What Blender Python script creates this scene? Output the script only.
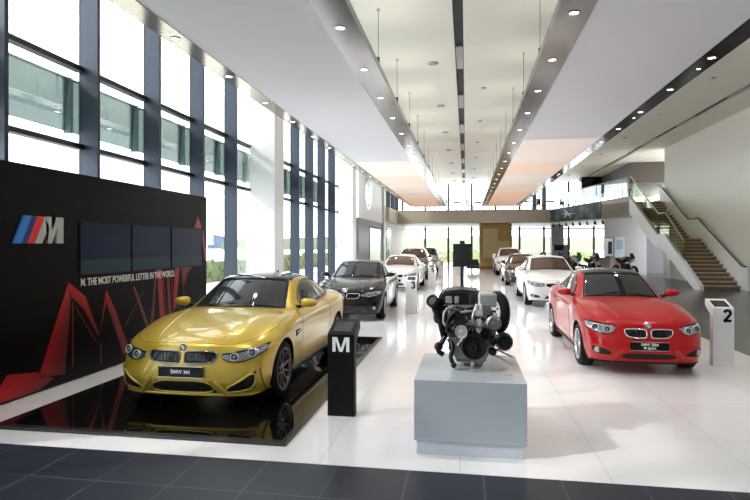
import bpy, bmesh, math, random
from mathutils import Vector, Matrix
from mathutils.bvhtree import BVHTree
R = math.radians
random.seed(7)
SC = bpy.context.scene
COL = SC.collection
for o in list(bpy.data.objects):
    bpy.data.objects.remove(o, do_unlink=True)

# ---------------------------------------------------------------- camera
YAW = math.atan(91/555)
cam = bpy.data.objects.new('camera', bpy.data.cameras.new('camera'))
COL.objects.link(cam)
cam.location = (0, 0, 1.88)
cam.rotation_euler = (R(90), 0, YAW)
cam.data.sensor_width = 36
cam.data.lens = 555/750*36
cam.data.shift_y = -5/750
cam.data.clip_end = 2000
SC.camera = cam

# ---------------------------------------------------------------- view
SC.view_settings.view_transform = 'Standard'
SC.view_settings.look = 'None'
SC.view_settings.exposure = 0.42
SC.view_settings.gamma = 1
SC.view_settings.use_curve_mapping = False

# ---------------------------------------------------------------- daylight
W = bpy.data.worlds.new('sky'); SC.world = W; W.use_nodes = True
nt = W.node_tree; bg = nt.nodes['Background']
tc = nt.nodes.new('ShaderNodeTexCoord'); sx = nt.nodes.new('ShaderNodeSeparateXYZ')
cr = nt.nodes.new('ShaderNodeValToRGB')
nt.links.new(tc.outputs['Generated'], sx.inputs[0]); nt.links.new(sx.outputs['Z'], cr.inputs[0])
cr.color_ramp.elements[0].color = (.93, .96, 1, 1)
cr.color_ramp.elements[1].color = (.80, .88, 1, 1)
nt.links.new(cr.outputs[0], bg.inputs[0]); bg.inputs[1].default_value = 4.6

sun = bpy.data.objects.new('sun', bpy.data.lights.new('sun', 'SUN'))
COL.objects.link(sun)
sun.data.energy = 2.6; sun.data.angle = R(2.5); sun.data.color = (1, .95, .87)
sun.rotation_euler = Vector((-0.80, -0.42, .62)).to_track_quat('Z', 'Y').to_euler()

# ---------------------------------------------------------------- materials
MATS = {}
def mat(name, col=(.8,.8,.8), rough=.5, metal=0, coat=0, emit=None, es=0, spec=.5, bump=None, vary=None, trans=0, sheen=0):
    if name in MATS: return MATS[name]
    m = bpy.data.materials.new(name); m.use_nodes = True; t = m.node_tree
    b = t.nodes['Principled BSDF']
    b.inputs['Base Color'].default_value = (*col, 1)
    b.inputs['Roughness'].default_value = rough
    b.inputs['Metallic'].default_value = metal
    b.inputs['Coat Weight'].default_value = coat
    b.inputs['Coat Roughness'].default_value = .03
    b.inputs['Specular IOR Level'].default_value = spec
    if emit:
        b.inputs['Emission Color'].default_value = (*emit, 1); b.inputs['Emission Strength'].default_value = es
    tcn = t.nodes.new('ShaderNodeTexCoord')
    if vary:
        sc_, amt = vary
        n = t.nodes.new('ShaderNodeTexNoise'); n.inputs['Scale'].default_value = sc_; n.inputs['Detail'].default_value = 4
        t.links.new(tcn.outputs['Object'], n.inputs['Vector'])
        mx = t.nodes.new('ShaderNodeMixRGB'); mx.inputs[1].default_value = (*[c*(1-amt) for c in col], 1)
        mx.inputs[2].default_value = (*[min(1, c*(1+amt)) for c in col], 1)
        t.links.new(n.outputs['Fac'], mx.inputs[0]); t.links.new(mx.outputs[0], b.inputs['Base Color'])
    if bump:
        sc_, st = bump
        n = t.nodes.new('ShaderNodeTexNoise'); n.inputs['Scale'].default_value = sc_
        t.links.new(tcn.outputs['Object'], n.inputs['Vector'])
        bp = t.nodes.new('ShaderNodeBump'); bp.inputs['Strength'].default_value = st; bp.inputs['Distance'].default_value = .01
        t.links.new(n.outputs['Fac'], bp.inputs['Height']); t.links.new(bp.outputs[0], b.inputs['Normal'])
    MATS[name] = m
    return m

def glass_mat(name, tint=(.9,.97,.95), refl=.9, rough=0):
    if name in MATS: return MATS[name]
    m = bpy.data.materials.new(name); m.use_nodes = True; t = m.node_tree
    t.nodes.remove(t.nodes['Principled BSDF'])
    out = t.nodes['Material Output']
    tr = t.nodes.new('ShaderNodeBsdfTransparent'); tr.inputs[0].default_value = (*tint, 1)
    gl = t.nodes.new('ShaderNodeBsdfGlossy'); gl.inputs['Roughness'].default_value = rough
    fr = t.nodes.new('ShaderNodeFresnel'); fr.inputs[0].default_value = 1.45
    mu = t.nodes.new('ShaderNodeMath'); mu.operation = 'MULTIPLY'; mu.inputs[1].default_value = refl
    t.links.new(fr.outputs[0], mu.inputs[0])
    mx = t.nodes.new('ShaderNodeMixShader')
    t.links.new(mu.outputs[0], mx.inputs[0]); t.links.new(tr.outputs[0], mx.inputs[1]); t.links.new(gl.outputs[0], mx.inputs[2])
    t.links.new(mx.outputs[0], out.inputs[0])
    MATS[name] = m
    return m

BLACK = mat('gloss_black', (.006,.006,.007), .12)
DARK = mat('dark_plastic', (.007,.007,.008), .5, spec=.25)
RUBBER = mat('rubber', (.008,.008,.008), .7, spec=.2)
CHROME = mat('chrome', (.85,.85,.86), .12, 1)
STEEL = mat('brushed_steel', (.5,.5,.5), .3, 1)
WHITE = mat('white_lacquer', (.9,.9,.91), .3)
WHITEP = mat('white_print', (.85,.85,.85), .4)

# ---------------------------------------------------------------- mesh helpers
def tag(o, label=None, cat=None, group=None, kind=None):
    if label: o['label'] = label
    if cat: o['category'] = cat
    if group: o['group'] = group
    if kind: o['kind'] = kind
    return o

def obj(name, bm, m, parent=None, smooth=False, label=None, kind=None, loc=None, rot=None):
    if isinstance(bm, bpy.types.Mesh):
        me = bm
    else:
        me = bpy.data.meshes.new(name); bm.normal_update(); bm.to_mesh(me); bm.free()
    if m is not None and len(me.materials) == 0:
        for q in (m if isinstance(m, (list, tuple)) else [m]): me.materials.append(q)
    if smooth == 'auto':
        sharp_by_angle(me, 35)
    elif smooth:
        for p in me.polygons: p.use_smooth = True
    o = bpy.data.objects.new(name, me); COL.objects.link(o)
    if parent: o.parent = parent
    if label: o['label'] = label
    if kind: o['kind'] = kind
    if loc: o.location = loc
    if rot: o.rotation_euler = rot
    return o

def sharp_by_angle(me, deg):
    b = bmesh.new(); b.from_mesh(me)
    for f in b.faces: f.smooth = True
    for e in b.edges:
        if len(e.link_faces) == 2 and e.calc_face_angle(0) > R(deg): e.smooth = False
    b.to_mesh(me); b.free()

def empty(name, loc=(0,0,0), rz=0, label=None, cat=None, group=None, sc=1):
    o = bpy.data.objects.new(name, None); COL.objects.link(o)
    o.location = loc; o.rotation_euler = (0,0,rz); o.empty_display_size = .2
    if sc != 1: o.scale = sc if isinstance(sc, tuple) else (sc,)*3
    return tag(o, label, cat, group)

def B(): return bmesh.new()

def box(bm, a, b, bev=0, mi=0, M=None):
    """box between corners a and b"""
    c = [(a[i]+b[i])/2 for i in range(3)]; s = [abs(b[i]-a[i]) for i in range(3)]
    t = bmesh.ops.create_cube(bm, size=1, matrix=Matrix.Translation(c) @ Matrix.Diagonal((*s,1)))
    vs = t['verts']
    fs = list({f for v in vs for f in v.link_faces})
    if bev:
        es = list({e for v in vs for e in v.link_edges})
        r = bmesh.ops.bevel(bm, geom=es, offset=bev, segments=2, affect='EDGES', profile=.5)
        fs = r['faces'] + [f for f in fs if f.is_valid]
        fs = list(set(fs)); vs = list({v for f in fs for v in f.verts})
    for f in fs: f.material_index = mi
    if M is not None: bmesh.ops.transform(bm, matrix=M, verts=vs)
    return vs

def bx(name, a, b, m, parent=None, bev=0, **k):
    bm = B(); box(bm, a, b, bev); return obj(name, bm, m, parent, **k)

def frame_of(d):
    d = d.normalized(); up = Vector((0,0,1)) if abs(d.z) < .95 else Vector((1,0,0))
    x = d.cross(up).normalized(); y = x.cross(d).normalized()
    return x, y

def tube(bm, pts, r, n=8, closed=False, mi=0, cap=True):
    pts = [Vector(p) for p in pts]; rings = []
    N = len(pts); rr = r if isinstance(r, (list, tuple)) else [r]*N
    px = None
    for i, p in enumerate(pts):
        if closed: d = pts[(i+1)%N] - pts[i-1]
        else: d = pts[min(i+1, N-1)] - pts[max(i-1, 0)]
        if d.length < 1e-9: d = Vector((0,0,1))
        x, y = frame_of(d)
        if px is not None:
            dn = d.normalized(); x = (px - dn*px.dot(dn))
            x = x.normalized() if x.length > 1e-6 else frame_of(d)[0]
            y = x.cross(dn).normalized()
        px = x
        rings.append([bm.verts.new(p + (x*math.cos(2*math.pi*k/n) + y*math.sin(2*math.pi*k/n))*rr[i]) for k in range(n)])
    M = N if closed else N-1
    for i in range(M):
        a, b = rings[i], rings[(i+1)%N]
        for k in range(n):
            f = bm.faces.new((a[k], a[(k+1)%n], b[(k+1)%n], b[k])); f.material_index = mi
    if cap and not closed:
        for rg in (rings[0], list(reversed(rings[-1]))):
            f = bm.faces.new(rg); f.material_index = mi

def lathe(bm, prof, n=32, M=None, mi=0):
    """profile of (r,h) about local z; r 0 closes"""
    rings = []
    for r, h in prof:
        if r < 1e-6: rings.append([bm.verts.new((0,0,h))])
        else: rings.append([bm.verts.new((r*math.cos(2*math.pi*k/n), r*math.sin(2*math.pi*k/n), h)) for k in range(n)])
    for a, b in zip(rings, rings[1:]):
        for k in range(n):
            k2 = (k+1)%n
            if len(a) == 1 and len(b) == 1: continue
            if len(a) == 1: f = bm.faces.new((a[0], b[k2], b[k]))
            elif len(b) == 1: f = bm.faces.new((a[k], a[k2], b[0]))
            else: f = bm.faces.new((a[k], a[k2], b[k2], b[k]))
            f.material_index = mi
    if M is not None: bmesh.ops.transform(bm, matrix=M, verts=[v for r_ in rings for v in r_])

def prism(bm, pts, d, mi=0):
    """polygon of 3d points extruded by vector d"""
    d = Vector(d)
    a = [bm.verts.new(p) for p in pts]; b = [bm.verts.new(Vector(p)+d) for p in pts]
    f = bm.faces.new(a); f.material_index = mi
    f = bm.faces.new(list(reversed(b))); f.material_index = mi
    n = len(a)
    for i in range(n):
        f = bm.faces.new((a[i], b[i], b[(i+1)%n], a[(i+1)%n])); f.material_index = mi

def text_mesh(body, size=1, bold=0, depth=.002, ax='CENTER', sxx=1):
    cu = bpy.data.curves.new('text', 'FONT'); cu.body = body; cu.size = size; cu.offset = bold
    cu.extrude = depth; cu.align_x = ax; cu.align_y = 'CENTER'; cu.resolution_u = 4
    o = bpy.data.objects.new('text', cu); COL.objects.link(o)
    dg = bpy.context.evaluated_depsgraph_get(); dg.update()
    me = bpy.data.meshes.new_from_object(o.evaluated_get(dg))
    bpy.data.objects.remove(o); me.materials.clear()
    for v in me.vertices: v.co.x *= sxx
    return me

def kids(o): return [c for c in bpy.data.objects if c.parent == o]
def copy_tree(o, parent=None):
    c = o.copy(); COL.objects.link(c); c.parent = parent
    for ch in kids(o): copy_tree(ch, c)
    return c
def place(proto, loc, rz=0, label=None, group=None, sc=None, cat=None):
    c = copy_tree(proto); c.location = loc; c.rotation_euler = (0,0,rz)
    if sc: c.scale = sc if isinstance(sc, tuple) else (sc,)*3
    return tag(c, label, cat, group)
def repaint(root, old, new):
    for o in [root]+kids(root):
        sub = [o] + (kids(o) if o is not root else [])
        for q in sub:
            if q.type != 'MESH': continue
            for i, sl in enumerate(q.material_slots):
                if sl.material == old:
                    sl.link = 'OBJECT'; sl.material = new
# ================================================================ cars
def lerp(a, b, t): return a + (b-a)*t
TOP = [  # [ (x,y,z) for columns centre .. side ] for stations nose .. tail (coupe, L 4.67 W 1.87 H 1.385)
 [(0,.04,.715),(.30,.06,.715),(.56,.14,.705),(.76,.23,.695),(.885,.42,.68)],
 [(0,.15,.785),(.30,.17,.790),(.56,.25,.785),(.78,.37,.77),(.92,.60,.74)],
 [(0,.50,.875),(.30,.51,.885),(.56,.56,.895),(.78,.70,.865),(.925,.90,.80)],
 [(0,.95,.945),(.30,.95,.955),(.57,.97,.965),(.79,1.02,.925),(.930,1.10,.845)],
 [(0,1.36,.990),(.30,1.38,.995),(.60,1.43,.985),(.80,1.40,.935),(.915,1.42,.860)],
 [(0,1.47,1.01),(.30,1.50,1.01),(.66,1.62,.985),(.81,1.68,.945),(.910,1.68,.870)],
 [(0,1.80,1.20),(.31,1.83,1.195),(.61,1.96,1.165),(.81,1.92,.955),(.910,1.90,.875)],
 [(0,2.14,1.365),(.31,2.17,1.355),(.575,2.28,1.315),(.81,2.2,.960),(.910,2.2,.880)],
 [(0,2.40,1.405),(.31,2.42,1.395),(.565,2.48,1.345),(.81,2.5,.965),(.910,2.5,.885)],
 [(0,2.85,1.410),(.31,2.85,1.40),(.56,2.87,1.345),(.805,2.9,.975),(.910,2.9,.893)],
 [(0,3.35,1.345),(.30,3.34,1.335),(.545,3.33,1.28),(.79,3.32,1.00),(.92,3.30,.91)],
 [(0,3.78,1.19),(.30,3.77,1.185),(.53,3.74,1.14),(.775,3.68,1.02),(.935,3.66,.925)],
 [(0,4.08,1.065),(.30,4.07,1.065),(.56,4.05,1.05),(.77,4.02,1.01),(.915,4.0,.93)],
 [(0,4.45,1.04),(.30,4.44,1.04),(.56,4.40,1.03),(.74,4.33,1.0),(.87,4.27,.92)],
 [(0,4.66,1.00),(.30,4.65,1.0),(.54,4.61,.99),(.70,4.52,.965),(.81,4.42,.90)],
]
ROWX = [.91, .975, .985, 1.0]       # side rows bottom..top as a share of the width
ROWZ = [.17, .32, .50, .68]
FRY = [ # front face rows bottom..top: y of columns
 [.08,.08,.11,.18,.38],
 [.00,.005,.03,.11,.34],
 [.00,.005,.035,.12,.34],
 [.015,.02,.07,.17,.38]]
FRZ = [.17,.30,.46,.60]

def car_cage(p):
    """p: dict(L,W,H, roof(list of z add per station), shift(y add per station))"""
    ky, kx, kz = p['L']/4.67, p['W']/1.87, p['H']/1.385
    lift = p.get('lift', 0)
    NJ = len(TOP)-1
    def top(i, j):
        x, y, z = TOP[j][i]
        y += p.get('shift', [0]*15)[j] * (1 if i < 3 else .3)
        z += p.get('roof', [0]*15)[j] * (1 if i < 3 else .25)
        if i < 3 and z > 1.02:
            x *= p.get('roofw', 1)
        return (x*kx, y*ky, z*kz)
    def side(k, j):       # k 0..3
        x4, y4, z4 = top(4, j)
        w = max(x4, .0)/1
        x = (TOP[j][4][0]*1.012)*ROWX[k]*kx
        z = ROWZ[k]*kz
        if j == 0: y = FRY[k][4]*ky
        elif j == NJ: y = (4.48 if k else 4.40)*ky
        else: y = y4
        if k == 0 : z = (.17+lift)*kz
        return (x, y, z)
    P = {}
    def key(i, j, k): return (i, j, k)
    for j in range(NJ+1):
        for i in range(5): P[(i,j,4)] = top(i, j)
        for k in range(4): P[(4,j,k)] = side(k, j)
        for i in range(4):
            fx = [0,.33,.62,.85][i]
            P[(i,j,0)] = (side(0,j)[0]*fx, P[(i,j,4)][1] if 0 < j < NJ else (FRY[0][i]*ky if j == 0 else 4.5*ky), (.17+lift)*kz)
    for k in range(4):
        for i in range(4):
            x = TOP[0][i][0]*kx
            P[(i,0,k)] = (x, FRY[k][i]*ky, (FRZ[k]+(lift if k == 0 else 0))*kz)
            P[(i,NJ,k)] = (x, [4.52,4.66,4.68,4.67][k]*ky - .10*(i/3)**2, ROWZ[k]*kz)
    return P, NJ

def build_body_mesh(p, paint):
    P, NJ = car_cage(p)
    bm = B(); V = {}
    def v(i, j, k, s):
        x, y, z = P[(i,j,k)]
        if i == 0: s = 1
        kk = (i,j,k,s)
        if kk not in V: V[kk] = bm.verts.new((x*s, y, z))
        return V[kk]
    cre = bm.edges.layers.float.new('crease_edge')
    for s in (1, -1):
        def quad(a, b, c, d):
            q = [v(*t, s) for t in (a, b, c, d)]
            if s < 0: q.reverse()
            bm.faces.new(q)
        for j in range(NJ):
            for i in range(4):
                quad((i,j,4),(i+1,j,4),(i+1,j+1,4),(i,j+1,4))
                quad((i,j,0),(i,j+1,0),(i+1,j+1,0),(i+1,j,0))
            for k in range(4):
                quad((4,j,k),(4,j+1,k),(4,j+1,k+1),(4,j,k+1))
        for i in range(4):
            for k in range(4):
                quad((i,0,k),(i+1,0,k),(i+1,0,k+1),(i,0,k+1))
                quad((i,NJ,k),(i,NJ,k+1),(i+1,NJ,k+1),(i+1,NJ,k))
        def cr_(a, b, w):
            e = bm.edges.get((v(*a, s), v(*b, s)))
            if e: e[cre] = w
        for j in range(NJ):
            cr_((4,j,4),(4,j+1,4), .30)
            cr_((3,j,4),(3,j+1,4), .45 if j >= 4 else .15)
            cr_((2,j,4),(2,j+1,4), .35 if j >= 5 else .25)
            cr_((4,j,0),(4,j+1,0), .5)
        for i in range(4):
            cr_((i,0,4),(i+1,0,4), .45); cr_((i,0,0),(i+1,0,0), .5)
            cr_((i,5,4),(i+1,5,4), .5 if i < 2 else .3)
            cr_((i,NJ,4),(i+1,NJ,4), .5)
    bmesh.ops.recalc_face_normals(bm, faces=bm.faces)
    me = bpy.data.meshes.new('body'); bm.to_mesh(me); bm.free()
    me.materials.append(paint)
    o = bpy.data.objects.new('body', me); COL.objects.link(o)
    m = o.modifiers.new('s', 'SUBSURF'); m.levels = m.render_levels = 3
    dg = bpy.context.evaluated_depsgraph_get(); dg.update()
    tgt = [v_.co.copy() for v_ in me.vertices]
    for it_ in range(2):
        ev = bpy.data.meshes.new_from_object(o.evaluated_get(dg))
        for q, v_ in enumerate(me.vertices):
            d_ = tgt[q] - ev.vertices[q].co
            v_.co += d_*(.62 if it_ == 0 else .45)
        me.update(); o.update_tag(); bpy.context.view_layer.update(); dg = bpy.context.evaluated_depsgraph_get(); bpy.data.meshes.remove(ev)
    full = bpy.data.meshes.new_from_object(o.evaluated_get(dg))
    # wheel arches
    kz = p['H']/1.385
    cutters = []
    for ay in p['axles']:
        bmc = B()
        r = p['tyre']+.035
        for sgn in (1, -1):
            x0, x1 = sgn*(p['W']/2-.30), sgn*(p['W']/2+.2)
            n = 48
            a = []; b = []
            for q in range(n):
                th = 2*math.pi*q/n
                yy, zz = ay+r*math.cos(th), p['tyre']+.012+r*math.sin(th)
                if math.sin(th) < 0: zz = p['tyre'] - (1+0)*abs(math.sin(th))*r*1.3; 
                a.append(bmc.verts.new((x0, yy, zz))); b.append(bmc.verts.new((x1, yy, zz)))
            bmc.faces.new(a); bmc.faces.new(list(reversed(b)))
            for q in range(n): bmc.faces.new((a[q], b[q], b[(q+1)%n], a[(q+1)%n]))
        bmesh.ops.recalc_face_normals(bmc, faces=bmc.faces)
        mc = bpy.data.meshes.new('c'); bmc.to_mesh(mc); bmc.free(); mc.materials.append(DARK)
        c = bpy.data.objects.new('c', mc); COL.objects.link(c); cutters.append(c)
    for c in cutters:
        m = o.modifiers.new('b', 'BOOLEAN'); m.object = c; m.operation = 'DIFFERENCE'; m.solver = 'EXACT'
        try: m.material_mode = 'TRANSFER'
        except Exception: pass
    dg.update(); dg = bpy.context.evaluated_depsgraph_get()
    cut = bpy.data.meshes.new_from_object(o.evaluated_get(dg))
    for c in cutters: bpy.data.objects.remove(c)
    bpy.data.objects.remove(o)
    bmf = B(); bmf.from_mesh(full); bvh = BVHTree.FromBMesh(bmf); bmf.free()
    for p_ in cut.polygons: p_.use_smooth = True
    sharp_by_angle(cut, 40)
    return cut, bvh

class Proj:
    """projects outlines on the body: ax 'F' front (x,z), 'S' side (y,z; s=+-1), 'T' top (x,y), 'R' rear (x,z)"""
    def __init__(self, bvh): self.b = bvh
    def hit(self, ax, u, w, s=1, off=0):
        if ax == 'F': o, d = Vector((u,-2,w)), Vector((0,1,0))
        elif ax == 'R': o, d = Vector((u,8,w)), Vector((0,-1,0))
        elif ax == 'S': o, d = Vector((2.5*s,u,w)), Vector((-s,0,0))
        else: o, d = Vector((u,w,4)), Vector((0,0,-1))
        h, n, _, _ = self.b.ray_cast(o, d)
        if h is None:
            h, n, _, _ = self.b.find_nearest(o + d*(2.2 if ax != 'T' else 2.8))
        if n.dot(d) > 0: n = -n
        return h + n*off, n
    def patch(self, bm, ax, low, up, s=1, off=.004, nu=24, nv=8, depth=.02, mi=0):
        low = resample(low, nu); up = resample(up, nu)
        g = []; gi = []
        for i in range(nu+1):
            col = []; ci = []
            for j in range(nv+1):
                t = j/nv
                u = lerp(low[i][0], up[i][0], t); w = lerp(low[i][1], up[i][1], t)
                h, n = self.hit(ax, u, w, s, off)
                col.append(bm.verts.new(h)); ci.append((h - n*depth))
            g.append(col); gi.append(ci)
        fs = []
        for i in range(nu):
            for j in range(nv):
                q = (g[i][j], g[i+1][j], g[i+1][j+1], g[i][j+1])
                if len(set(q)) == 4: fs.append(bm.faces.new(q))
        # skirt
        loop = [(i,0) for i in range(nu+1)] + [(nu,j) for j in range(1,nv+1)] + [(i,nv) for i in range(nu-1,-1,-1)] + [(0,j) for j in range(nv-1,0,-1)]
        inn = [bm.verts.new(gi[i][j]) for i, j in loop]
        L = len(loop)
        for q in range(L):
            a = g[loop[q][0]][loop[q][1]]; b = g[loop[(q+1)%L][0]][loop[(q+1)%L][1]]
            fs.append(bm.faces.new((a, inn[q], inn[(q+1)%L], b)))
        for f in fs: f.material_index = mi; f.smooth = True
        if s < 0:
            for f in fs: f.normal_flip()
    def line(self, bm, ax, pts, r=.004, s=1, off=0, n=6, closed=False, sub=24, mi=0, squash=None):
        pts = resample(pts + ([pts[0]] if closed else []), sub)
        if closed: pts = pts[:-1]
        P = [self.hit(ax, u, w, s, off)[0] for u, w in pts]
        tube(bm, P, r, n, closed=closed, mi=mi)

def resample(pts, n):
    pts = [tuple(p) for p in pts]
    if len(pts) == 2: return [(lerp(pts[0][0],pts[1][0],i/n), lerp(pts[0][1],pts[1][1],i/n)) for i in range(n+1)]
    d = [0]
    for a, b in zip(pts, pts[1:]): d.append(d[-1] + max(1e-6, math.hypot(b[0]-a[0], b[1]-a[1])))
    out = []
    for i in range(n+1):
        t = d[-1]*i/n; k = 0
        while k < len(d)-2 and d[k+1] < t: k += 1
        f = (t-d[k])/(d[k+1]-d[k]); f = min(1, max(0, f))
        out.append((lerp(pts[k][0], pts[k+1][0], f), lerp(pts[k][1], pts[k+1][1], f)))
    return out

def smooth_poly(pts, it=2):
    """Chaikin on a closed outline"""
    for _ in range(it):
        q = []
        for i in range(len(pts)):
            a, b = pts[i], pts[(i+1)%len(pts)]
            q += [(a[0]*.75+b[0]*.25, a[1]*.75+b[1]*.25), (a[0]*.25+b[0]*.75, a[1]*.25+b[1]*.75)]
        pts = q
    return pts
def smooth_open(pts, it=2):
    for _ in range(it):
        q = [pts[0]]
        for i in range(len(pts)-1):
            a, b = pts[i], pts[i+1]
            q += [(a[0]*.75+b[0]*.25, a[1]*.75+b[1]*.25), (a[0]*.25+b[0]*.75, a[1]*.25+b[1]*.75)]
        q.append(pts[-1]); pts = q
    return pts

def roundel(parent, loc, rot, r=.041, name='badge'):
    """round two tone badge; local z faces out"""
    bm = B(); lathe(bm, [(r,-.004),(r,.004),(r*.94,.006),(r*.90,.004)], 28, mi=0)
    lathe(bm, [(r*.92,.003),(r*.66,.0045)], 28, mi=1)
    lathe(bm, [(r*.68,.004),(r*.66,.0065),(r*.61,.0065),(r*.6,.004)], 28, mi=0)
    for q in range(4):
        c = bm.verts.new((0,0,.006)); vs = []
        for k in range(7):
            th = math.pi/2*(q + k/6); vs.append(bm.verts.new((r*.61*math.cos(th), r*.61*math.sin(th), .006)))
        for a, b in zip(vs, vs[1:]):
            f = bm.faces.new((c, a, b)); f.material_index = 3 if q % 2 == 0 else 2
    lathe(bm, [(0,-.003),(r,-.004)], 28, mi=0)
    o = obj(name, bm, [CHROME, BLACK, WHITEP, mat('badge_blue', (.02,.16,.55), .3)], parent, loc=loc, rot=rot, smooth='auto')
    if r > .03:
        for ch, a in (('B', 45), ('M', 0), ('W', -45)):
            me = text_mesh(ch, r*.36, .0008*r/.04, .0004*r/.04)
            th = R(90+a)
            for v in me.vertices:
                v.co = Matrix.Rotation(R(a), 3, 'Z') @ v.co + Vector((r*.79*math.cos(th), r*.79*math.sin(th), .0055*max(1,r/.041)*.9+.0005))
            me.materials.append(CHROME)
            join_mesh(o, me)
    return o
def join_mesh(o, me):
    bm = B(); bm.from_mesh(o.data); n0 = len(bm.faces)
    bm.from_mesh(me); bm.faces.ensure_lookup_table()
    for f in bm.faces[n0:]: f.material_index = 0
    bm.to_mesh(o.data); bm.free()

TYRE = {}
def make_wheel(parent, x, y, p, style, s):
    """wheel hung at axle; s=+1 outer face to +x"""
    r, w, rr = p['tyre'], p['tyrew'], p['rim']
    key = (r, w, rr, style)
    if key not in TYRE:
        bt = B()
        lathe(bt, [(rr-.012,-w/2+.01),(rr+.01,-w/2),(r-.03,-w/2),(r-.006,-w/2+.02),(r,-w/2+.04),(r,0),(r,w/2-.04),(r-.006,w/2-.02),(r-.03,w/2),(rr+.01,w/2),(rr-.012,w/2-.01)], 48)
        me_t = bpy.data.meshes.new('tire'); bt.to_mesh(me_t); bt.free(); me_t.materials.append(RUBBER)
        for q in me_t.polygons: q.use_smooth = True
        br = B()
        lathe(br, [(rr-.014,-w/2+.03),(rr-.02,0),(rr-.03,w/2-.03),(rr-.014,w/2-.004),(rr+.004,w/2-.002),(rr+.004,w/2-.014),(rr-.004,w/2-.03),(rr-.004,-w/2+.03),(rr-.014,-w/2+.03)], 48)
        ns, dbl = {'m': (5, True), 'y': (5, True), 'v': (7, True), 's': (5, False)}[style]
        for q in range(ns):
            th = 2*math.pi*q/ns + math.pi/2
            M = Matrix.Rotation(th, 4, 'Z')
            for sg in ((1,-1) if dbl else (0,)):
                a0, a1 = .022*sg, (.30 if ns == 5 else .17)*sg*rr
                hw0, hw1 = (.014, .010) if dbl else (.035, .028)
                z0, z1 = w/2-.035, w/2-.010
                pts = [(.045,a0-hw0),(rr-.012,a1-hw1),(rr-.012,a1+hw1),(.045,a0+hw0)]
                va = [M @ Vector((px,py,(z0 if px < .1 else z1))) for px, py in pts]
                vb = [M @ Vector((px,py*1.0,(z0 if px < .1 else z1)-.03)) for px, py in pts]
                A = [br.verts.new(q_) for q_ in va]; C = [br.verts.new(q_) for q_ in vb]
                br.faces.new(A); br.faces.new(list(reversed(C)))
                for k in range(4): br.faces.new((A[k], C[k], C[(k+1)%4], A[(k+1)%4]))
        lathe(br, [(0,w/2-.022),(.03,w/2-.020),(.036,w/2-.03),(.075,w/2-.036),(.078,w/2-.07),(0,w/2-.075)], 28)
        bmesh.ops.recalc_face_normals(br, faces=br.faces)
        me_r = bpy.data.meshes.new('rim'); br.to_mesh(me_r); br.free(); sharp_by_angle(me_r, 35)
        bd = B(); lathe(bd, [(0,0),(rr-.05,0),(rr-.05,-.02),(0,-.02)], 36)
        me_d = bpy.data.meshes.new('brake_disc'); bd.to_mesh(me_d); bd.free(); me_d.materials.append(STEEL)
        TYRE[key] = (me_t, me_r, me_d)
    me_t, me_r, me_d = TYRE[key]
    rot = (0, R(90)*s, 0)
    root = obj('wheel', me_t, RUBBER, parent, loc=(x, y, r), rot=rot)
    if len(me_r.materials) == 0: me_r.materials.append(p['rimmat'])
    rim = obj('rim', me_r, None, root)
    if rim.material_slots[0].material != p['rimmat']:
        rim.material_slots[0].link = 'OBJECT'; rim.material_slots[0].material = p['rimmat']
    obj('brake_disc', me_d, None, root)
    return root

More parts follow.
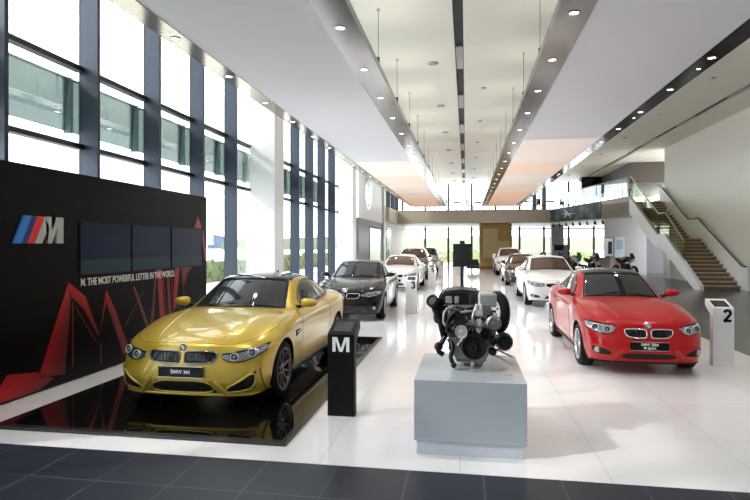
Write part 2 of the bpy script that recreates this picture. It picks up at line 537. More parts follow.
def make_car(name, p, paint, loc, rz=0, label='', cat='car', group=None, glass=None):
    root = empty(name, loc, rz, label, cat, group)
    L, Wd, H = p['L'], p['W'], p['H']
    ky, kx, kz = L/4.67, Wd/1.87, H/1.385
    GL = glass or mat('tinted_glass', (.02,.024,.026), .04, 0, spec=.8)
    cut, bvh = build_body_mesh(p, paint)
    body = obj('body', cut, None, root)
    PJ = Proj(bvh)
    X = lambda q: [(a*kx, b*kz) for a, b in q]          # front view
    S_ = lambda q: [(a*ky, b*kz) for a, b in q]         # side view
    T_ = lambda q: [(a*kx, b*ky) for a, b in q]         # top view
    mirror = lambda q: [(-a, b) for a, b in q]
    st = p['style']; sh = p.get('winshift', 0); rr_ = p.get('roofraise', 0)
    # --- glass
    bm = B()
    lo = smooth_open([(-.655,1.60),(-.30,1.47),(0,1.44),(.30,1.47),(.655,1.60)], 2)
    up = smooth_open([(-.515,2.20),(-.28,2.12),(0,2.10),(.28,2.12),(.515,2.20)], 2)
    rw = p.get('roofw', 1); up = [(a*rw, b+p.get('hdr', 0)) for a, b in up]
    PJ.patch(bm, 'T', T_(lo), T_(up), off=.004, nu=28, nv=14)
    ws = obj('windshield', bm, GL, root, label='dark tinted windscreen')
    bm = B(); PJ.line(bm, 'T', T_(lo), .010, off=.004); PJ.line(bm, 'T', T_(up), .006, off=.004)
    for s in (1, -1): PJ.line(bm, 'T', T_([lo[-1] if s > 0 else lo[0], up[-1] if s > 0 else up[0]]), .009, off=.004)
    for wx_ in (.10, -.48):
        PJ.line(bm, 'T', T_([(wx_, 1.50),(wx_+.42, 1.545)]), .008, off=.018, sub=8)
    obj('windshield_trim', bm, DARK, root, smooth=True)
    rear = p.get('rearglass', (3.42, 4.0))
    bm = B(); PJ.patch(bm, 'T', T_([(-.50,rear[0]),(0,rear[0]-.05),(.50,rear[0])]), T_([(-.52,rear[1]),(0,rear[1]+.04),(.52,rear[1])]), nu=16, nv=8)
    obj('rear_window', bm, GL, root)
    if p.get('roofmat'):
        bm = B()
        PJ.patch(bm, 'T', T_(smooth_open([(-.545,2.24),(-.3,2.13),(0,2.11),(.3,2.13),(.545,2.24)],2)), T_([(-.53,3.38),(0,3.33),(.53,3.38)]), off=.003, nu=20, nv=20)
        obj('roof_panel', bm, p['roofmat'], root, label='black roof panel')
    # side windows
    dz = p.get('sidez', 0)
    for s in (1, -1):
        wins = p['sidewin']
        for wl, wu in wins:
            bm = B(); PJ.patch(bm, 'S', S_(smooth_open(wl,1)), S_(smooth_open(wu,2)), s=s, off=.004, nu=22, nv=8)
            g = obj('side_window', bm, GL, root)
        bm = B()
        allw = p['winoutline']
        PJ.line(bm, 'S', S_(smooth_poly(allw, 2)), .008, s=s, off=.004, closed=True, sub=60)
        obj('window_trim', bm, p.get('trimmat', DARK), root, smooth=True)
        # door shut lines, sill, handles
        bm = B()
        for ln in p['seams']: PJ.line(bm, 'S', S_(smooth_open(ln, 2)), .0028, s=s, off=0, n=4, sub=26)
        obj('door_seam', bm, BLACK, root)
        for hy, hz in p['handles']:
            h, n = PJ.hit('S', hy*ky, hz*kz, s, .02)
            bm = B(); tube(bm, [h+Vector((0,-.11,0))-n*.02, h+Vector((0,-.09,0)), h+Vector((0,.09,0.004)), h+Vector((0,.11,0))-n*.02], [.010,.015,.015,.010], 8)
            obj('door_handle', bm, paint, root, smooth=True)
        bm = B(); PJ.patch(bm, 'S', S_([(1.22,.165),(3.2,.165)]), S_([(1.22,.235),(3.2,.235)]), s=s, off=.012, nu=20, nv=3)
        obj('sill', bm, p.get('sillmat', DARK), root)
        # mirror
        h, n = PJ.hit('S', 1.80*ky, .975*kz, s, 0)
        base = Vector((h.x, 1.80*ky, .985*kz))
        mb = B()
        r_ = bmesh.ops.create_uvsphere(mb, u_segments=20, v_segments=12, radius=1)
        for v in mb.verts:
            x, y, z = v.co
            e_ = lambda q, k: math.copysign(abs(q)**k, q)
            yy = y*.085 if y < 0 else y*.040
            v.co = Vector((e_(x,.75)*.120, yy, e_(z,.8)*.062*(1-.25*x*s)))
            v.co += Vector((base.x + s*.17, base.y-.02, base.z+.055))
        mo = obj('side_mirror', mb, paint, root, smooth=True)
        mb = B(); tube(mb, [base+Vector((-s*.03,.0,-.01)), base+Vector((s*.06,-.01,.01)), base+Vector((s*.15,-.02,.03))], [.03,.022,.03], 8)
        obj('mirror_arm', mb, DARK, mo, smooth=True)
        mb = B(); c = Vector((base.x+s*.17, base.y+.028, base.z+.055))
        box(mb, c-Vector((.085,.004,.045)), c+Vector((.085,.004,.045)), .003); obj('mirror_glass', mb, CHROME, mo)
    # --- front details
    gy0, gy1 = p['kid_z']
    for s in (1, -1):
        xi, xo = p['kid_x']
        outl = [(s*xi, gy0+.012),(s*(xi+.03), gy0),(s*(xo-.10), gy0+.004),(s*(xo-.02), gy0+.035),(s*xo, gy1-.012),(s*(xo-.05), gy1),(s*(xi+.04), gy1+.004),(s*(xi-.005), gy1-.02)]
        outl = smooth_poly(outl, 2)
        # interior
        lo_ = [(s*(xi+.01), gy0+.01),(s*(xo-.10),gy0+.008),(s*(xo-.025),gy0+.04)]
        up_ = [(s*(xi+.01), gy1-.004),(s*(xo-.06),gy1-.004),(s*(xo-.012),gy1-.012)]
        bm = B(); PJ.patch(bm, 'F', X(lo_), X(up_), off=.003, nu=18, nv=6, depth=.03)
        k = obj('kidney_grille', bm, BLACK, root, label='black kidney grille')
        bm = B()
        PJ.line(bm, 'F', X(outl), .0095, off=.006, closed=True, sub=48, n=8)
        obj('grille_frame', bm, p.get('kidframe', CHROME), k, smooth=True)
        bm = B()
        for q in range(8):
            t = (q+.7)/8.6
            a = lerp(s*(xi+.01), s*(xo-.02), t)
            PJ.line(bm, 'F', X([(a, gy0+.012+ (.02 if t > .8 else 0)),(a, gy1-.008)]), .0038, off=.008, sub=4, n=5)
        obj('grille_slat', bm, p.get('slat', DARK), k)
    # badge
    h, n = PJ.hit('F', 0, p['badge_z']*kz, 1, .006)
    q = n.to_track_quat('Z', 'Y')
    roundel(root, h, q.to_euler())
    # headlights
    for s in (1, -1):
        hl, hu = p['lamp_lo'], p['lamp_up']
        lo_ = [(s*a, b) for a, b in hl]; up_ = [(s*a, b) for a, b in hu]
        bm = B(); PJ.patch(bm, 'F', X(smooth_open(lo_,2)), X(smooth_open(up_,2)), off=.004, nu=22, nv=8, depth=.03, s=s)
        hlm = obj('headlight', bm, mat('lamp_silver', (.42,.43,.45), .16, .85, coat=1), root)
        bm = B()
        PJ.line(bm, 'F', X(smooth_open(up_,2)), .008, off=.008, sub=22)
        PJ.line(bm, 'F', X(smooth_open(lo_,2)), .005, off=.006, sub=22)
        obj('lamp_surround', bm, DARK, hlm, smooth=True)
        for (lx, lz, lr) in p['lamps']:
            h, n = PJ.hit('F', s*lx*kx, lz*kz, s, .006)
            n = (n + Vector((0,-1.4,0))).normalized()
            Mx = Matrix.Translation(h) @ n.to_track_quat('Z','Y').to_matrix().to_4x4()
            bm = B(); lathe(bm, [(lr,-.02),(lr,.014),(lr*.90,.018),(lr*.86,.012)], 24, Mx, 0)
            lathe(bm, [(lr*.87,.012),(lr*.55,-.0),], 24, Mx, 1)
            lathe(bm, [(lr*.56,.0),(lr*.5,.010),(lr*.3,.017),(0,.02)], 24, Mx, 2)
            obj('lamp_ring', bm, [mat('angel_ring',(.85,.88,.9),.2), mat('lamp_dark',(.03,.03,.035),.2), mat('lamp_lens',(.25,.27,.3),.03,.6)], hlm, smooth=True)
        bm = B()
        (ax_, az_), (bx_, bz_) = p['brow']
        PJ.line(bm, 'F', X([(s*ax_, az_),(s*bx_, bz_)]), .007, off=.012, sub=10)
        obj('lamp_brow', bm, CHROME, hlm, smooth=True)
    # intakes
    for it in p['intakes']:
        ss = (1,) if it.get('centre') else (1, -1)
        for s in ss:
            lo_ = [(s*a, b) for a, b in it['lo']]; up_ = [(s*a, b) for a, b in it['up']]
            bm = B(); PJ.patch(bm, 'F', X(smooth_open(lo_,1)), X(smooth_open(up_,1)), off=.003, nu=26, nv=6, depth=.03, s=s)
            ik = obj('air_intake', bm, mat('intake_black', (.004,.004,.004), .5), root)
            bm = B()
            if it.get('lip', 1):
                PJ.line(bm, 'F', X(smooth_poly(lo_+list(reversed(up_)), 2)), it.get('lipr', .012), off=.0, closed=True, sub=60, n=8)
                obj('intake_lip', bm, paint, ik, smooth=True)
            if it.get('mesh', 1):
                bm = B()
                for q in range(1, 4):
                    t = q/4
                    m_ = [(lerp(a[0],b[0],t), lerp(a[1],b[1],t)) for a, b in zip(resample(lo_,20), resample(up_,20))][1:-1]
                    PJ.line(bm, 'F', X(m_), .003, off=.005, sub=20, n=4)
                obj('intake_grid', bm, DARK, ik)
            if it.get('fog'):
                fx, fz, fr = it['fog']
                h, n = PJ.hit('F', s*fx*kx, fz*kz, s, .004); n = (n+Vector((0,-1,0))).normalized()
                Mx = Matrix.Translation(h) @ n.to_track_quat('Z','Y').to_matrix().to_4x4()
                bm = B(); lathe(bm, [(fr,-.02),(fr,.008),(fr*.85,.010),(fr*.8,.002),(0,.008)], 24, Mx)
                obj('fog_lamp', bm, mat('fog_glass',(.7,.7,.72),.1,.6), ik, smooth=True)
    for ln, wd in p.get('blades', []):
        for s in (1, -1):
            bm = B(); PJ.line(bm, 'F', X([(s*a, b) for a, b in ln]), wd, off=.004, sub=16, n=8)
            obj('bumper_blade', bm, paint, root, smooth=True)
    for ln, wd in p.get('creases', []):
        for s in (1, -1):
            bm = B(); PJ.line(bm, 'T', T_(smooth_open([(s*a, b) for a, b in ln], 2)), wd, off=-wd*.91, sub=26, n=10)
            obj('hood_crease', bm, paint, root, smooth=True)
    # hood shut line
    bm = B(); PJ.line(bm, 'T', T_(smooth_open([(-.83,1.35),(-.84,.80),(-.78,.42),(-.62,.19),(-.40,.10),(0,.078),(.40,.10),(.62,.19),(.78,.42),(.84,.80),(.83,1.35)],2)), .003, off=-.0005, sub=50, n=4)
    obj('hood_seam', bm, BLACK, root)
    # splitter
    bm = B(); PJ.line(bm, 'F', X([(-.80,.185),(-.5,.18),(0,.18),(.5,.18),(.80,.185)]), .02, off=-.004, sub=30)
    obj('front_lip', bm, p.get('lipmat', DARK), root, smooth=True)
    # plate
    h, n = PJ.hit('F', 0, p['plate_z']*kz, 1, .012)
    bm = B(); box(bm, (-.26,-.008,-.057), (.26,.012,.057), .004, 0); 
    pl = obj('number_plate', bm, p.get('platemat', BLACK), root, loc=(0, h.y-.008, p['plate_z']*kz), rot=(R(-4),0,0))
    if p.get('platetext'):
        lines = p['platetext']
        for q, tx in enumerate(lines):
            sz = .058 if len(lines) == 1 else .05
            me = text_mesh(tx, sz, .0014, .001)
            zz = 0 if len(lines) == 1 else (.024 - .048*q)
            obj('plate_lettering', me, WHITEP, pl, loc=(0,-.0095,zz), rot=(R(90),0,0))
        bm = B(); fr = [(-.262,-.01,-.059),(.262,-.01,-.059),(.262,-.01,.059),(-.262,-.01,.059)]
        tube(bm, fr, .0035, 4, closed=True); obj('plate_frame', bm, STEEL, pl)
    # tail lamps, rear plate
    for s in (1, -1):
        bm = B(); PJ.patch(bm, 'R', X([(s*.50,.80),(s*.82,.80)]), X([(s*.50,.90),(s*.80,.91)]), off=.006, nu=10, nv=4)
        obj('tail_light', bm, mat('tail_red', (.35,.01,.01), .1, coat=1), root)
    # shark fin
    h, n = PJ.hit('T', 0, p.get('fin_y', 3.15)*ky, 1, -.005)
    bm = B(); prism(bm, [h+Vector((-.012,-.09,0)), h+Vector((-.006,.05,.055)), h+Vector((-.012,.07,0))], (.024,0,0)); obj('antenna_fin', bm, paint if not p.get('roofmat') else BLACK, root)
    # side gill
    if p.get('gill'):
        for s in (1, -1):
            bm = B(); PJ.patch(bm, 'S', S_([(1.22,.66),(1.50,.695)]), S_([(1.20,.75),(1.46,.735)]), s=s, off=.003, nu=8, nv=3)
            g = obj('side_gill', bm, DARK, root)
            bm = B(); PJ.line(bm, 'S', S_([(1.24,.71),(1.48,.72)]), .006, s=s, off=.008, sub=6); obj('gill_bar', bm, CHROME, g)
    # wheels
    for ay in p['axles']:
        for s in (1, -1):
            make_wheel(root, s*(Wd/2 - p['tyrew']/2 - .012), ay, p, p['wheel'], s)
    return root

COUPE_WIN = dict(
  sidewin=[([(1.92,.995),(2.4,.995),(3.02,1.01)], [(2.02,1.05),(2.16,1.17),(2.40,1.275),(2.75,1.305),(3.00,1.30)]),
           ([(3.07,1.015),(3.3,1.03),(3.42,1.045)], [(3.05,1.30),(3.25,1.265),(3.44,1.19),(3.55,1.10)])],
  winoutline=[(1.86,.985),(2.4,.985),(3.05,1.0),(3.45,1.03),(3.62,1.07),(3.45,1.20),(3.25,1.28),(3.0,1.315),(2.7,1.32),(2.38,1.29),(2.12,1.17)],
  seams=[[(1.60,.93),(1.55,.60),(1.60,.28)],[(3.06,.99),(3.12,.80),(3.08,.55),(2.95,.30)],[(1.60,.26),(2.95,.26)],[(1.45,.80),(2.4,.80),(3.6,.83)]],
  handles=[(2.82,.80)])
SEDAN_WIN = dict(
  sidewin=[([(1.95,.995),(2.4,.995),(2.66,1.0)], [(2.04,1.05),(2.18,1.17),(2.38,1.27),(2.64,1.30)]),
           ([(2.73,1.0),(3.1,1.01),(3.42,1.02)], [(2.72,1.30),(2.95,1.305),(3.2,1.29),(3.42,1.23)]),
           ([(3.47,1.03),(3.55,1.035),(3.62,1.04)], [(3.47,1.21),(3.55,1.17),(3.64,1.10)])],
  winoutline=[(1.88,.985),(2.4,.985),(3.05,.995),(3.5,1.015),(3.72,1.06),(3.56,1.20),(3.38,1.27),(3.1,1.31),(2.7,1.32),(2.38,1.29),(2.12,1.17)],
  seams=[[(1.60,.93),(1.55,.60),(1.60,.28)],[(2.70,.99),(2.70,.60),(2.68,.28)],[(3.55,1.02),(3.42,.80),(3.15,.55),(3.0,.30)],[(1.60,.26),(3.0,.26)],[(1.35,.80),(2.4,.81),(4.0,.85)]],
  handles=[(2.55,.83),(3.32,.85)])
RIM_DARK = mat('rim_gunmetal', (.12,.12,.125), .3, .9)
RIM_SILVER = mat('rim_silver', (.55,.55,.56), .28, .9)
YELLOW = mat('yellow_paint', (.62,.43,.045), .32, .4, coat=.8)
RED = mat('red_paint', (.50,.0012,.004), .32, 0, coat=.8, spec=.2)
BLACKP = mat('black_paint', (.004,.004,.005), .2, .0, coat=.6, spec=.3)
WHITEC = mat('white_paint', (.84,.84,.85), .35, 0, coat=1)
BROWNP = mat('brown_paint', (.035,.020,.014), .28, .5, coat=1)
GREYP = mat('graphite_paint', (.03,.032,.036), .28, .5, coat=1)
BROWNGL = mat('bronze_glass', (.075,.045,.032), .06, 0, spec=.7)
P_COUPE = dict(L=4.67, W=1.87, H=1.385, axles=(.80, 3.61), tyre=.335, tyrew=.25, rim=.252, wheel='m', rimmat=RIM_DARK,
  style='m', roofmat=mat('carbon_roof', (.010,.010,.011), .15, 0, coat=.5), kid_z=(.535,.665), kid_x=(.03,.405), kidframe=mat('dark_chrome',(.25,.25,.25),.2,1), slat=BLACK,
  badge_z=.705, lamp_lo=[(.45,.60),(.53,.555),(.66,.55),(.78,.59),(.87,.655)], lamp_up=[(.45,.635),(.58,.650),(.74,.685),(.87,.715)],
  lamps=[(.585,.605,.046),(.745,.640,.046)], brow=((.52,.648),(.84,.702)),
  intakes=[dict(centre=1, lo=[(-.40,.215),(0,.205),(.40,.215)], up=[(-.33,.345),(0,.35),(.33,.345)], lipr=.011),
           dict(lo=[(.50,.215),(.66,.235),(.785,.255)], up=[(.51,.275),(.64,.335),(.80,.455)], lipr=.012)],
  blades=[([(.36,.36),(.44,.29),(.48,.225),(.52,.20)], .026), ([(.845,.20),(.845,.33),(.83,.46)], .02)],
  creases=[([(.40,.20),(.45,.6),(.54,1.1),(.64,1.40)], .05)],
  plate_z=.445, platetext=['BMW M4'], gill=1, lipmat=YELLOW, **COUPE_WIN)

P_TWO = dict(P_COUPE, L=4.43, W=1.705, H=1.418, axles=(.76, 3.45), tyre=.322, tyrew=.215, rim=.235, wheel='y', rimmat=RIM_SILVER, style='2',
  roofmat=MATS['carbon_roof'], kid_z=(.535,.655), kid_x=(.035,.36), kidframe=CHROME, slat=DARK, gill=0, lipmat=DARK, badge_z=.70,
  lamp_lo=[(.47,.655),(.53,.585),(.66,.575),(.80,.60),(.87,.65)], lamp_up=[(.47,.675),(.60,.70),(.76,.72),(.87,.725)],
  lamps=[(.60,.630,.050),(.755,.650,.052)], brow=((.52,.675),(.80,.70)),
  intakes=[dict(centre=1, lo=[(-.44,.235),(0,.225),(.44,.235)], up=[(-.40,.325),(0,.33),(.40,.325)], lipr=.010),
           dict(lo=[(.53,.285),(.68,.27),(.80,.30)], up=[(.55,.34),(.68,.39),(.82,.415)], lipr=.012, fog=(.745,.345,.042), mesh=1)],
  blades=[([(.40,.36),(.47,.31),(.50,.25),(.54,.20)], .016)], plate_z=.425, platetext=['BMW 220d','Sport Coupe'])
P_TWO['platetext'] = ['BMW 220d', 'M Sport']
P_SEDAN = dict(P_COUPE, L=4.62, W=1.81, H=1.43, axles=(.78, 3.59), tyre=.328, tyrew=.225, rim=.235, wheel='v', rimmat=RIM_SILVER, style='3',
  roofmat=None, kidframe=CHROME, gill=0, lipmat=DARK, shift=[0]*10+[.16,.14,.12,.06,0], rearglass=(3.62,4.08), roofw=1.03,
  kid_z=(.545,.665), kid_x=(.035,.37), badge_z=.715,
  lamp_lo=[(.40,.60),(.55,.575),(.72,.59),(.87,.65)], lamp_up=[(.40,.655),(.58,.685),(.76,.705),(.87,.715)],
  lamps=[(.585,.630,.042),(.745,.650,.044)], brow=((.50,.668),(.80,.698)),
  intakes=[dict(centre=1, lo=[(-.42,.235),(0,.225),(.42,.235)], up=[(-.38,.345),(0,.35),(.38,.345)], lipr=.010),
           dict(lo=[(.52,.27),(.68,.26),(.80,.29)], up=[(.55,.34),(.68,.37),(.82,.385)], lipr=.010, fog=(.72,.325,.04), mesh=0)],
  blades=[], plate_z=.435, platetext=None)
P_SEDAN.update(SEDAN_WIN)
P_GT = dict(P_SEDAN, L=4.82, W=1.83, H=1.50, axles=(.83, 3.75), tyre=.345, shift=[0]*10+[.25,.30,.22,.08,0], roof=[0]*10+[.02,.06,.05,0,0], rearglass=(3.80,4.25),
  kid_x=(.035,.36), plate_z=.42)
P_SUV = dict(P_SEDAN, L=4.66, W=1.88, H=1.68, axles=(.80, 3.61), tyre=.37, rim=.25, lift=.09, shift=[0]*9+[.1,.45,.62,.40,.08,0], roof=[0]*9+[0,.05,.16,.08,-.02,0], rearglass=(4.15,4.42),
  kid_z=(.50,.655), kid_x=(.04,.36), badge_z=.70, plate_z=.40)
# ================================================================ setting
def st(o): return tag(o, kind='structure')
ZC = 7.5; XL = -6.3; XR = 11.4; YF = 52.0
def tile_mat(name, col, line, rough, size, off, lw=.006, coat=0, vary=.04, spec=.5):
    m = mat(name, col, rough, coat=coat, spec=spec); t = m.node_tree; b = t.nodes['Principled BSDF']
    ge = t.nodes.new('ShaderNodeNewGeometry'); mp = t.nodes.new('ShaderNodeMapping')
    mp.inputs['Location'].default_value = (off[0], off[1], 0)
    br = t.nodes.new('ShaderNodeTexBrick'); br.offset = 0; br.squash = 1
    br.inputs['Scale'].default_value = 1; br.inputs['Mortar Size'].default_value = lw; br.inputs['Mortar Smooth'].default_value = .1
    br.inputs['Brick Width'].default_value = size; br.inputs['Row Height'].default_value = size
    br.inputs['Color1'].default_value = (*[c*(1-vary) for c in col], 1); br.inputs['Color2'].default_value = (*[min(1,c*(1+vary)) for c in col], 1)
    br.inputs['Mortar'].default_value = (*line, 1)
    t.links.new(ge.outputs['Position'], mp.inputs[0]); t.links.new(mp.outputs[0], br.inputs[0]); t.links.new(br.outputs[0], b.inputs['Base Color'])
    return m
M_FW = tile_mat('white_floor_tile', (.77,.76,.79), (.63,.62,.65), .10, 1.2, (.05,-4.62))
M_FD = tile_mat('slate_floor_tile', (.016,.020,.031), (.075,.085,.11), .35, .61, (-.14,-4.62), vary=.12, spec=.35)
M_FG = tile_mat('grey_floor_tile', (.085,.085,.09), (.07,.07,.075), .25, .61, (0,0))
st(bx('floor', (XL,4.62,-.10), (4.74,YF,0), M_FW))
st(bx('floor', (XL,-8.5,-.10), (16,4.617,0), M_FD))
st(bx('floor', (4.743,4.62,-.10), (16,YF,0), M_FG))
M_CEIL = mat('ceiling_paint', (.78,.76,.68), .55)
M_WALL = mat('right_wall_paint', (.68,.64,.57), .45, vary=(.15,.03))
M_WHITE = mat('white_wall_paint', (.80,.80,.80), .45)
M_CREAM = mat('cream_wall_paint', (.62,.55,.44), .5)
M_MULL = mat('blue_grey_aluminium', (.035,.046,.072), .4, .2)
M_RAIL = mat('black_rail', (.012,.014,.02), .4)
M_SLIT = mat('slit_black', (.01,.01,.01), .6)
GLASS = glass_mat('window_glass', (.97,.99,.98), .55)
# ceiling in strips that leave the lighting slits open
for a, b in ((XL-.3,-.32), (-.07,9.76), (10.08,16)):
    st(bx('ceiling', (a,-8.5,ZC), (b,YF,ZC+.2), M_CEIL))
for a, b in ((-.34,-.05), (9.74,10.10)):
    st(bx('trim_1', (a,-8.5,ZC+.10), (b,YF,ZC+.3), M_SLIT))
# fixtures inside the slits
for cx_, w_ in ((-.195,.10), (9.925,.06)):
    for q in range(9):
        y0 = 3.0 + q*5.2
        o = bx('linear_light', (cx_-w_,y0+2.6,ZC+.03), (cx_+w_,y0+4.6,ZC+.09), mat('grey_fixture', (.30,.30,.29), .4))
        tag(o, 'grey linear fixture set in the dark slot '+('down the middle ceiling' if cx_ < 0 else 'beside the right wall'), 'ceiling light', 'linear fixtures in the '+('middle' if cx_ < 0 else 'right')+' slot')
st(bx('wall_right', (XR,-8.5,0), (XR+.3,34.6,ZC), M_WALL))
st(bx('wall_front', (XL-.3,-8.8,0), (16,-8.5,ZC), mat('front_wall_paint', (.85,.85,.85), .6)))  # unseen wall, put in to cut the light from behind the camera
# left facade: bays between fins
fy = [2.72-1.87*6+1.87*k for k in range(25)]
SAGE = glass_mat('sage_screen_glass', (.30,.345,.335), .06, .3)
SAGED = mat('sage_frame', (.16,.22,.20), .4)
nwin = 0
for k in range(len(fy)-1):
    y0, y1 = fy[k], fy[k+1]
    if y0 > 28.5: break
    nwin += 1
    r = empty('window_%d' % nwin, (XL, y0, 0)); st(r)
    bx('mullion', (0,-.035,0), (.30,.035,ZC), M_MULL, r)
    bx('mullion_cap', (-.04,-.035,0), (0,.035,ZC), M_RAIL, r)
    bx('upper_rail', (-.08,.035,4.74), (.06,1.835,4.82), M_RAIL, r)
    bx('lower_rail', (-.08,.035,3.46), (.06,1.835,3.54), M_RAIL, r)
    bx('floor_rail', (-.08,.035,0), (.06,1.835,.12), M_RAIL, r)
    bx('glass', (-.03,.035,.12), (-.015,1.835,ZC), GLASS, r)
    if k < 18:
        g = B(); prism(g, [(-.20,.02,4.62),(-.20,1.80,4.62),(-.28,1.80,3.78),(-.28,.02,3.78)], (-.02,0,0))
        s_ = obj('sunshade', g, SAGE, r, label='grey green glass sunshade outside the window')
        g = B(); box(g, (-.30,1.80,3.74), (-.16,1.86,4.66)); box(g, (-.22,.02,4.62), (-.18,1.80,4.65))
        obj('shade_frame', g, SAGED, s_)
# square columns
for q, y0 in enumerate((15.5, 26.8, 37.4)):
    st(bx('trim_%d' % (q+2), (XL+.02,y0,0), (-5.5,y0+.82,ZC), M_WHITE, bev=.01))
# far left volume: white upper box with the round sign, grey lower box
st(bx('wall_left', (XL,29.0,3.35), (-5.62,37.38,ZC), M_WHITE))
lw = st(bx('wall_left', (XL,29.0,0), (-5.62,37.38,3.34), mat('grey_panel', (.10,.10,.12), .4)))
bx('display_window', (-5.615,32.3,.6), (-5.59,36.3,2.9), mat('pale_screen', (.55,.66,.62), .15, emit=(.6,.75,.72), es=.35), lw)
bx('window_frame', (-5.66,32.15,.5), (-5.60,36.45,3.0), DARK, lw)
rs = empty('wall_sign', (-5.60,31.8,4.95), 0, 'big round black ringed badge mounted high on the white side wall', 'sign')
roundel(rs, (0,0,0), (R(90),0,R(90)), r=.98, name='disc')
# cream wall beyond, with a dark door and clerestory
st(bx('wall_left', (XL,38.24,0), (-5.6,YF,3.55), M_CREAM))
d_ = st(bx('door_1', (-5.62,38.9,0), (-5.55,41.3,3.1), mat('dark_door', (.02,.03,.035), .2)))
bx('door_handle', (-5.55,40.0,1.0), (-5.50,40.05,1.6), STEEL, d_)
st(bx('wall_left', (XL,38.24,3.55), (-5.25,YF,4.5), M_CREAM))
for q in range(5):
    y0 = 38.3+q*2.74
    nwin += 1; r = st(empty('window_%d' % nwin, (-6.2, y0, 4.5)))
    bx('mullion', (-.1,0,0), (.25,.09,3), M_RAIL, r); bx('glass', (-.02,.09,0), (-.005,2.74,3), GLASS, r)
# far facade
mx_ = [-5.9+2.14*k for k in range(11)]
for k in range(10):
    nwin += 1; r = st(empty('window_%d' % nwin, (mx_[k], YF, 0)))
    bx('mullion', (-.09,-.20,0), (.09,.05,ZC), M_RAIL, r)
    bx('rail', (.09,-.05,3.3), (2.05,.05,3.42), M_RAIL, r)
    bx('glass', (.09,.0,0), (2.05,.015,ZC), GLASS, r)
st(bx('wall_back', (15.5,YF-.1,0), (16,YF+.1,ZC), M_CREAM))
# mezzanine slab
st(bx('trim_5', (-5.25,43,3.55), (6.2,YF-.2,4.45), mat('mezzanine_beige', (.50,.44,.36), .5)))
st(bx('trim_6', (-5.25,43,4.45), (6.2,43.15,4.52), mat('mezzanine_beige', (.5,.44,.36), .5)))
st(bx('trim_7', (-5.25,42.96,4.52), (6.2,43.18,4.56), mat('parapet_cap', (.30,.30,.30), .3, .6)))
# ochre box under the mezzanine
ow = st(bx('wall_back', (1.05,43.3,0), (3.45,47,3.5), mat('ochre_panel', (.30,.20,.055), .5)))
bx('pale_panel', (1.28,43.27,.9), (2.39,43.31,3.15), mat('lit_ochre', (.42,.36,.17), .4), ow)  # lit niche as a flat panel, its light put into the paler colour
bx('pale_panel', (2.35,43.27,.9), (3.30,43.30,2.2), mat('lit_ochre', (.42,.36,.17), .4), ow)
bx('baseboard', (1.04,43.25,0), (3.46,43.30,.25), mat('baseboard_brown', (.14,.07,.03), .5), ow)
bm = B(); tube(bm, [(2.95,43.24,2.9),(3.02,43.22,2.9)], .12, 16); tube(bm, [(3.2,43.24,2.95),(3.27,43.22,2.95)], .10, 16)
tag(obj('wall_lamp', bm, STEEL), 'small round steel spot lamps high on the ochre wall box', 'lamp')

# ---------------- floating ceiling panels (stretched fabric in polished metal edges)
M_POL = mat('polished_edge', (.36,.34,.33), .16, 1)
M_BRZ = mat('polished_bronze', (.50,.43,.33), .14, 1)
M_FABG = mat('grey_fabric', (.82,.82,.86), .7)
fab = [mat('lit_peach_fabric', (.80,.62,.52), .7, emit=(1,.74,.60), es=.24), mat('lit_salmon_fabric', (.80,.56,.44), .7, emit=(1,.60,.40), es=.24), mat('lit_rose_fabric', (.84,.74,.68), .7, emit=(1,.82,.72), es=.20)]  # far fabric: warm light put into base colour and emission, no lamp behind
ZP = 4.76
M_SPOTR = mat('downlight_ring', (.7,.7,.7), .2, 1)
M_LAMP = mat('downlight_lens', (1,1,1), .3, emit=(1,.93,.82), es=6)
def floating(nm, x0, x1, xi0, xi1, xo0, xo1, ylit, side):
    """x0..x1 fabric; xi inner strip; xo outer strip"""
    r = empty(nm, ((x0+x1)/2, 3.0, ZP), 0, 'long suspended fabric ceiling panel with polished metal edges, hanging over the %s row of cars' % side, 'ceiling panel')
    def pt(n, a, b, m, **k):
        o = bx(n, (a[0]-r.location.x, a[1]-3, a[2]-ZP), (b[0]-r.location.x, b[1]-3, b[2]-ZP), m, r, **k); return o
    YE = 42.0
    pt('fabric', (x0,-2,ZP), (x1,ylit,ZP+.22), M_FABG, label='grey white fabric underside')
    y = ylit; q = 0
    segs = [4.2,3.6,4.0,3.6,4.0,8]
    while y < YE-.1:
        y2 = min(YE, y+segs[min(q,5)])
        pt('fabric', (x0,y,ZP), (x1,y2,ZP+.22), fab[(2,0,2,0,1,1)[min(q,5)]], label='peach fabric underside, warm glow put into its colour')
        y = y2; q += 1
    pt('inner_edge', (xi0,-2,ZP-.01), (xi1,YE,ZP+.10), M_POL, label='polished metal edge strip')
    pt('outer_edge', (xo0,-2,ZP-.01), (xo1,YE,ZP+.10), M_BRZ if side == 'left' else mat('dark_polished_edge', (.13,.125,.12), .12, 1), label='polished bronze edge strip' if side == 'left' else 'dark polished edge strip')
    pt('end_edge', (min(xi0,xo0),YE,ZP-.01), (max(xi1,xo1),YE+.08,ZP+.2), M_POL)
    pt('frame', (x0+.3,-2,ZP+.22), (x1-.3,YE,ZP+.26), STEEL)
    return r
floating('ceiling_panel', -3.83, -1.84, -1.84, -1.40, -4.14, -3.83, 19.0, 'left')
floating('ceiling_panel', 1.53, 3.55, 1.11, 1.53, 3.55, 3.88, 15.7, 'right')
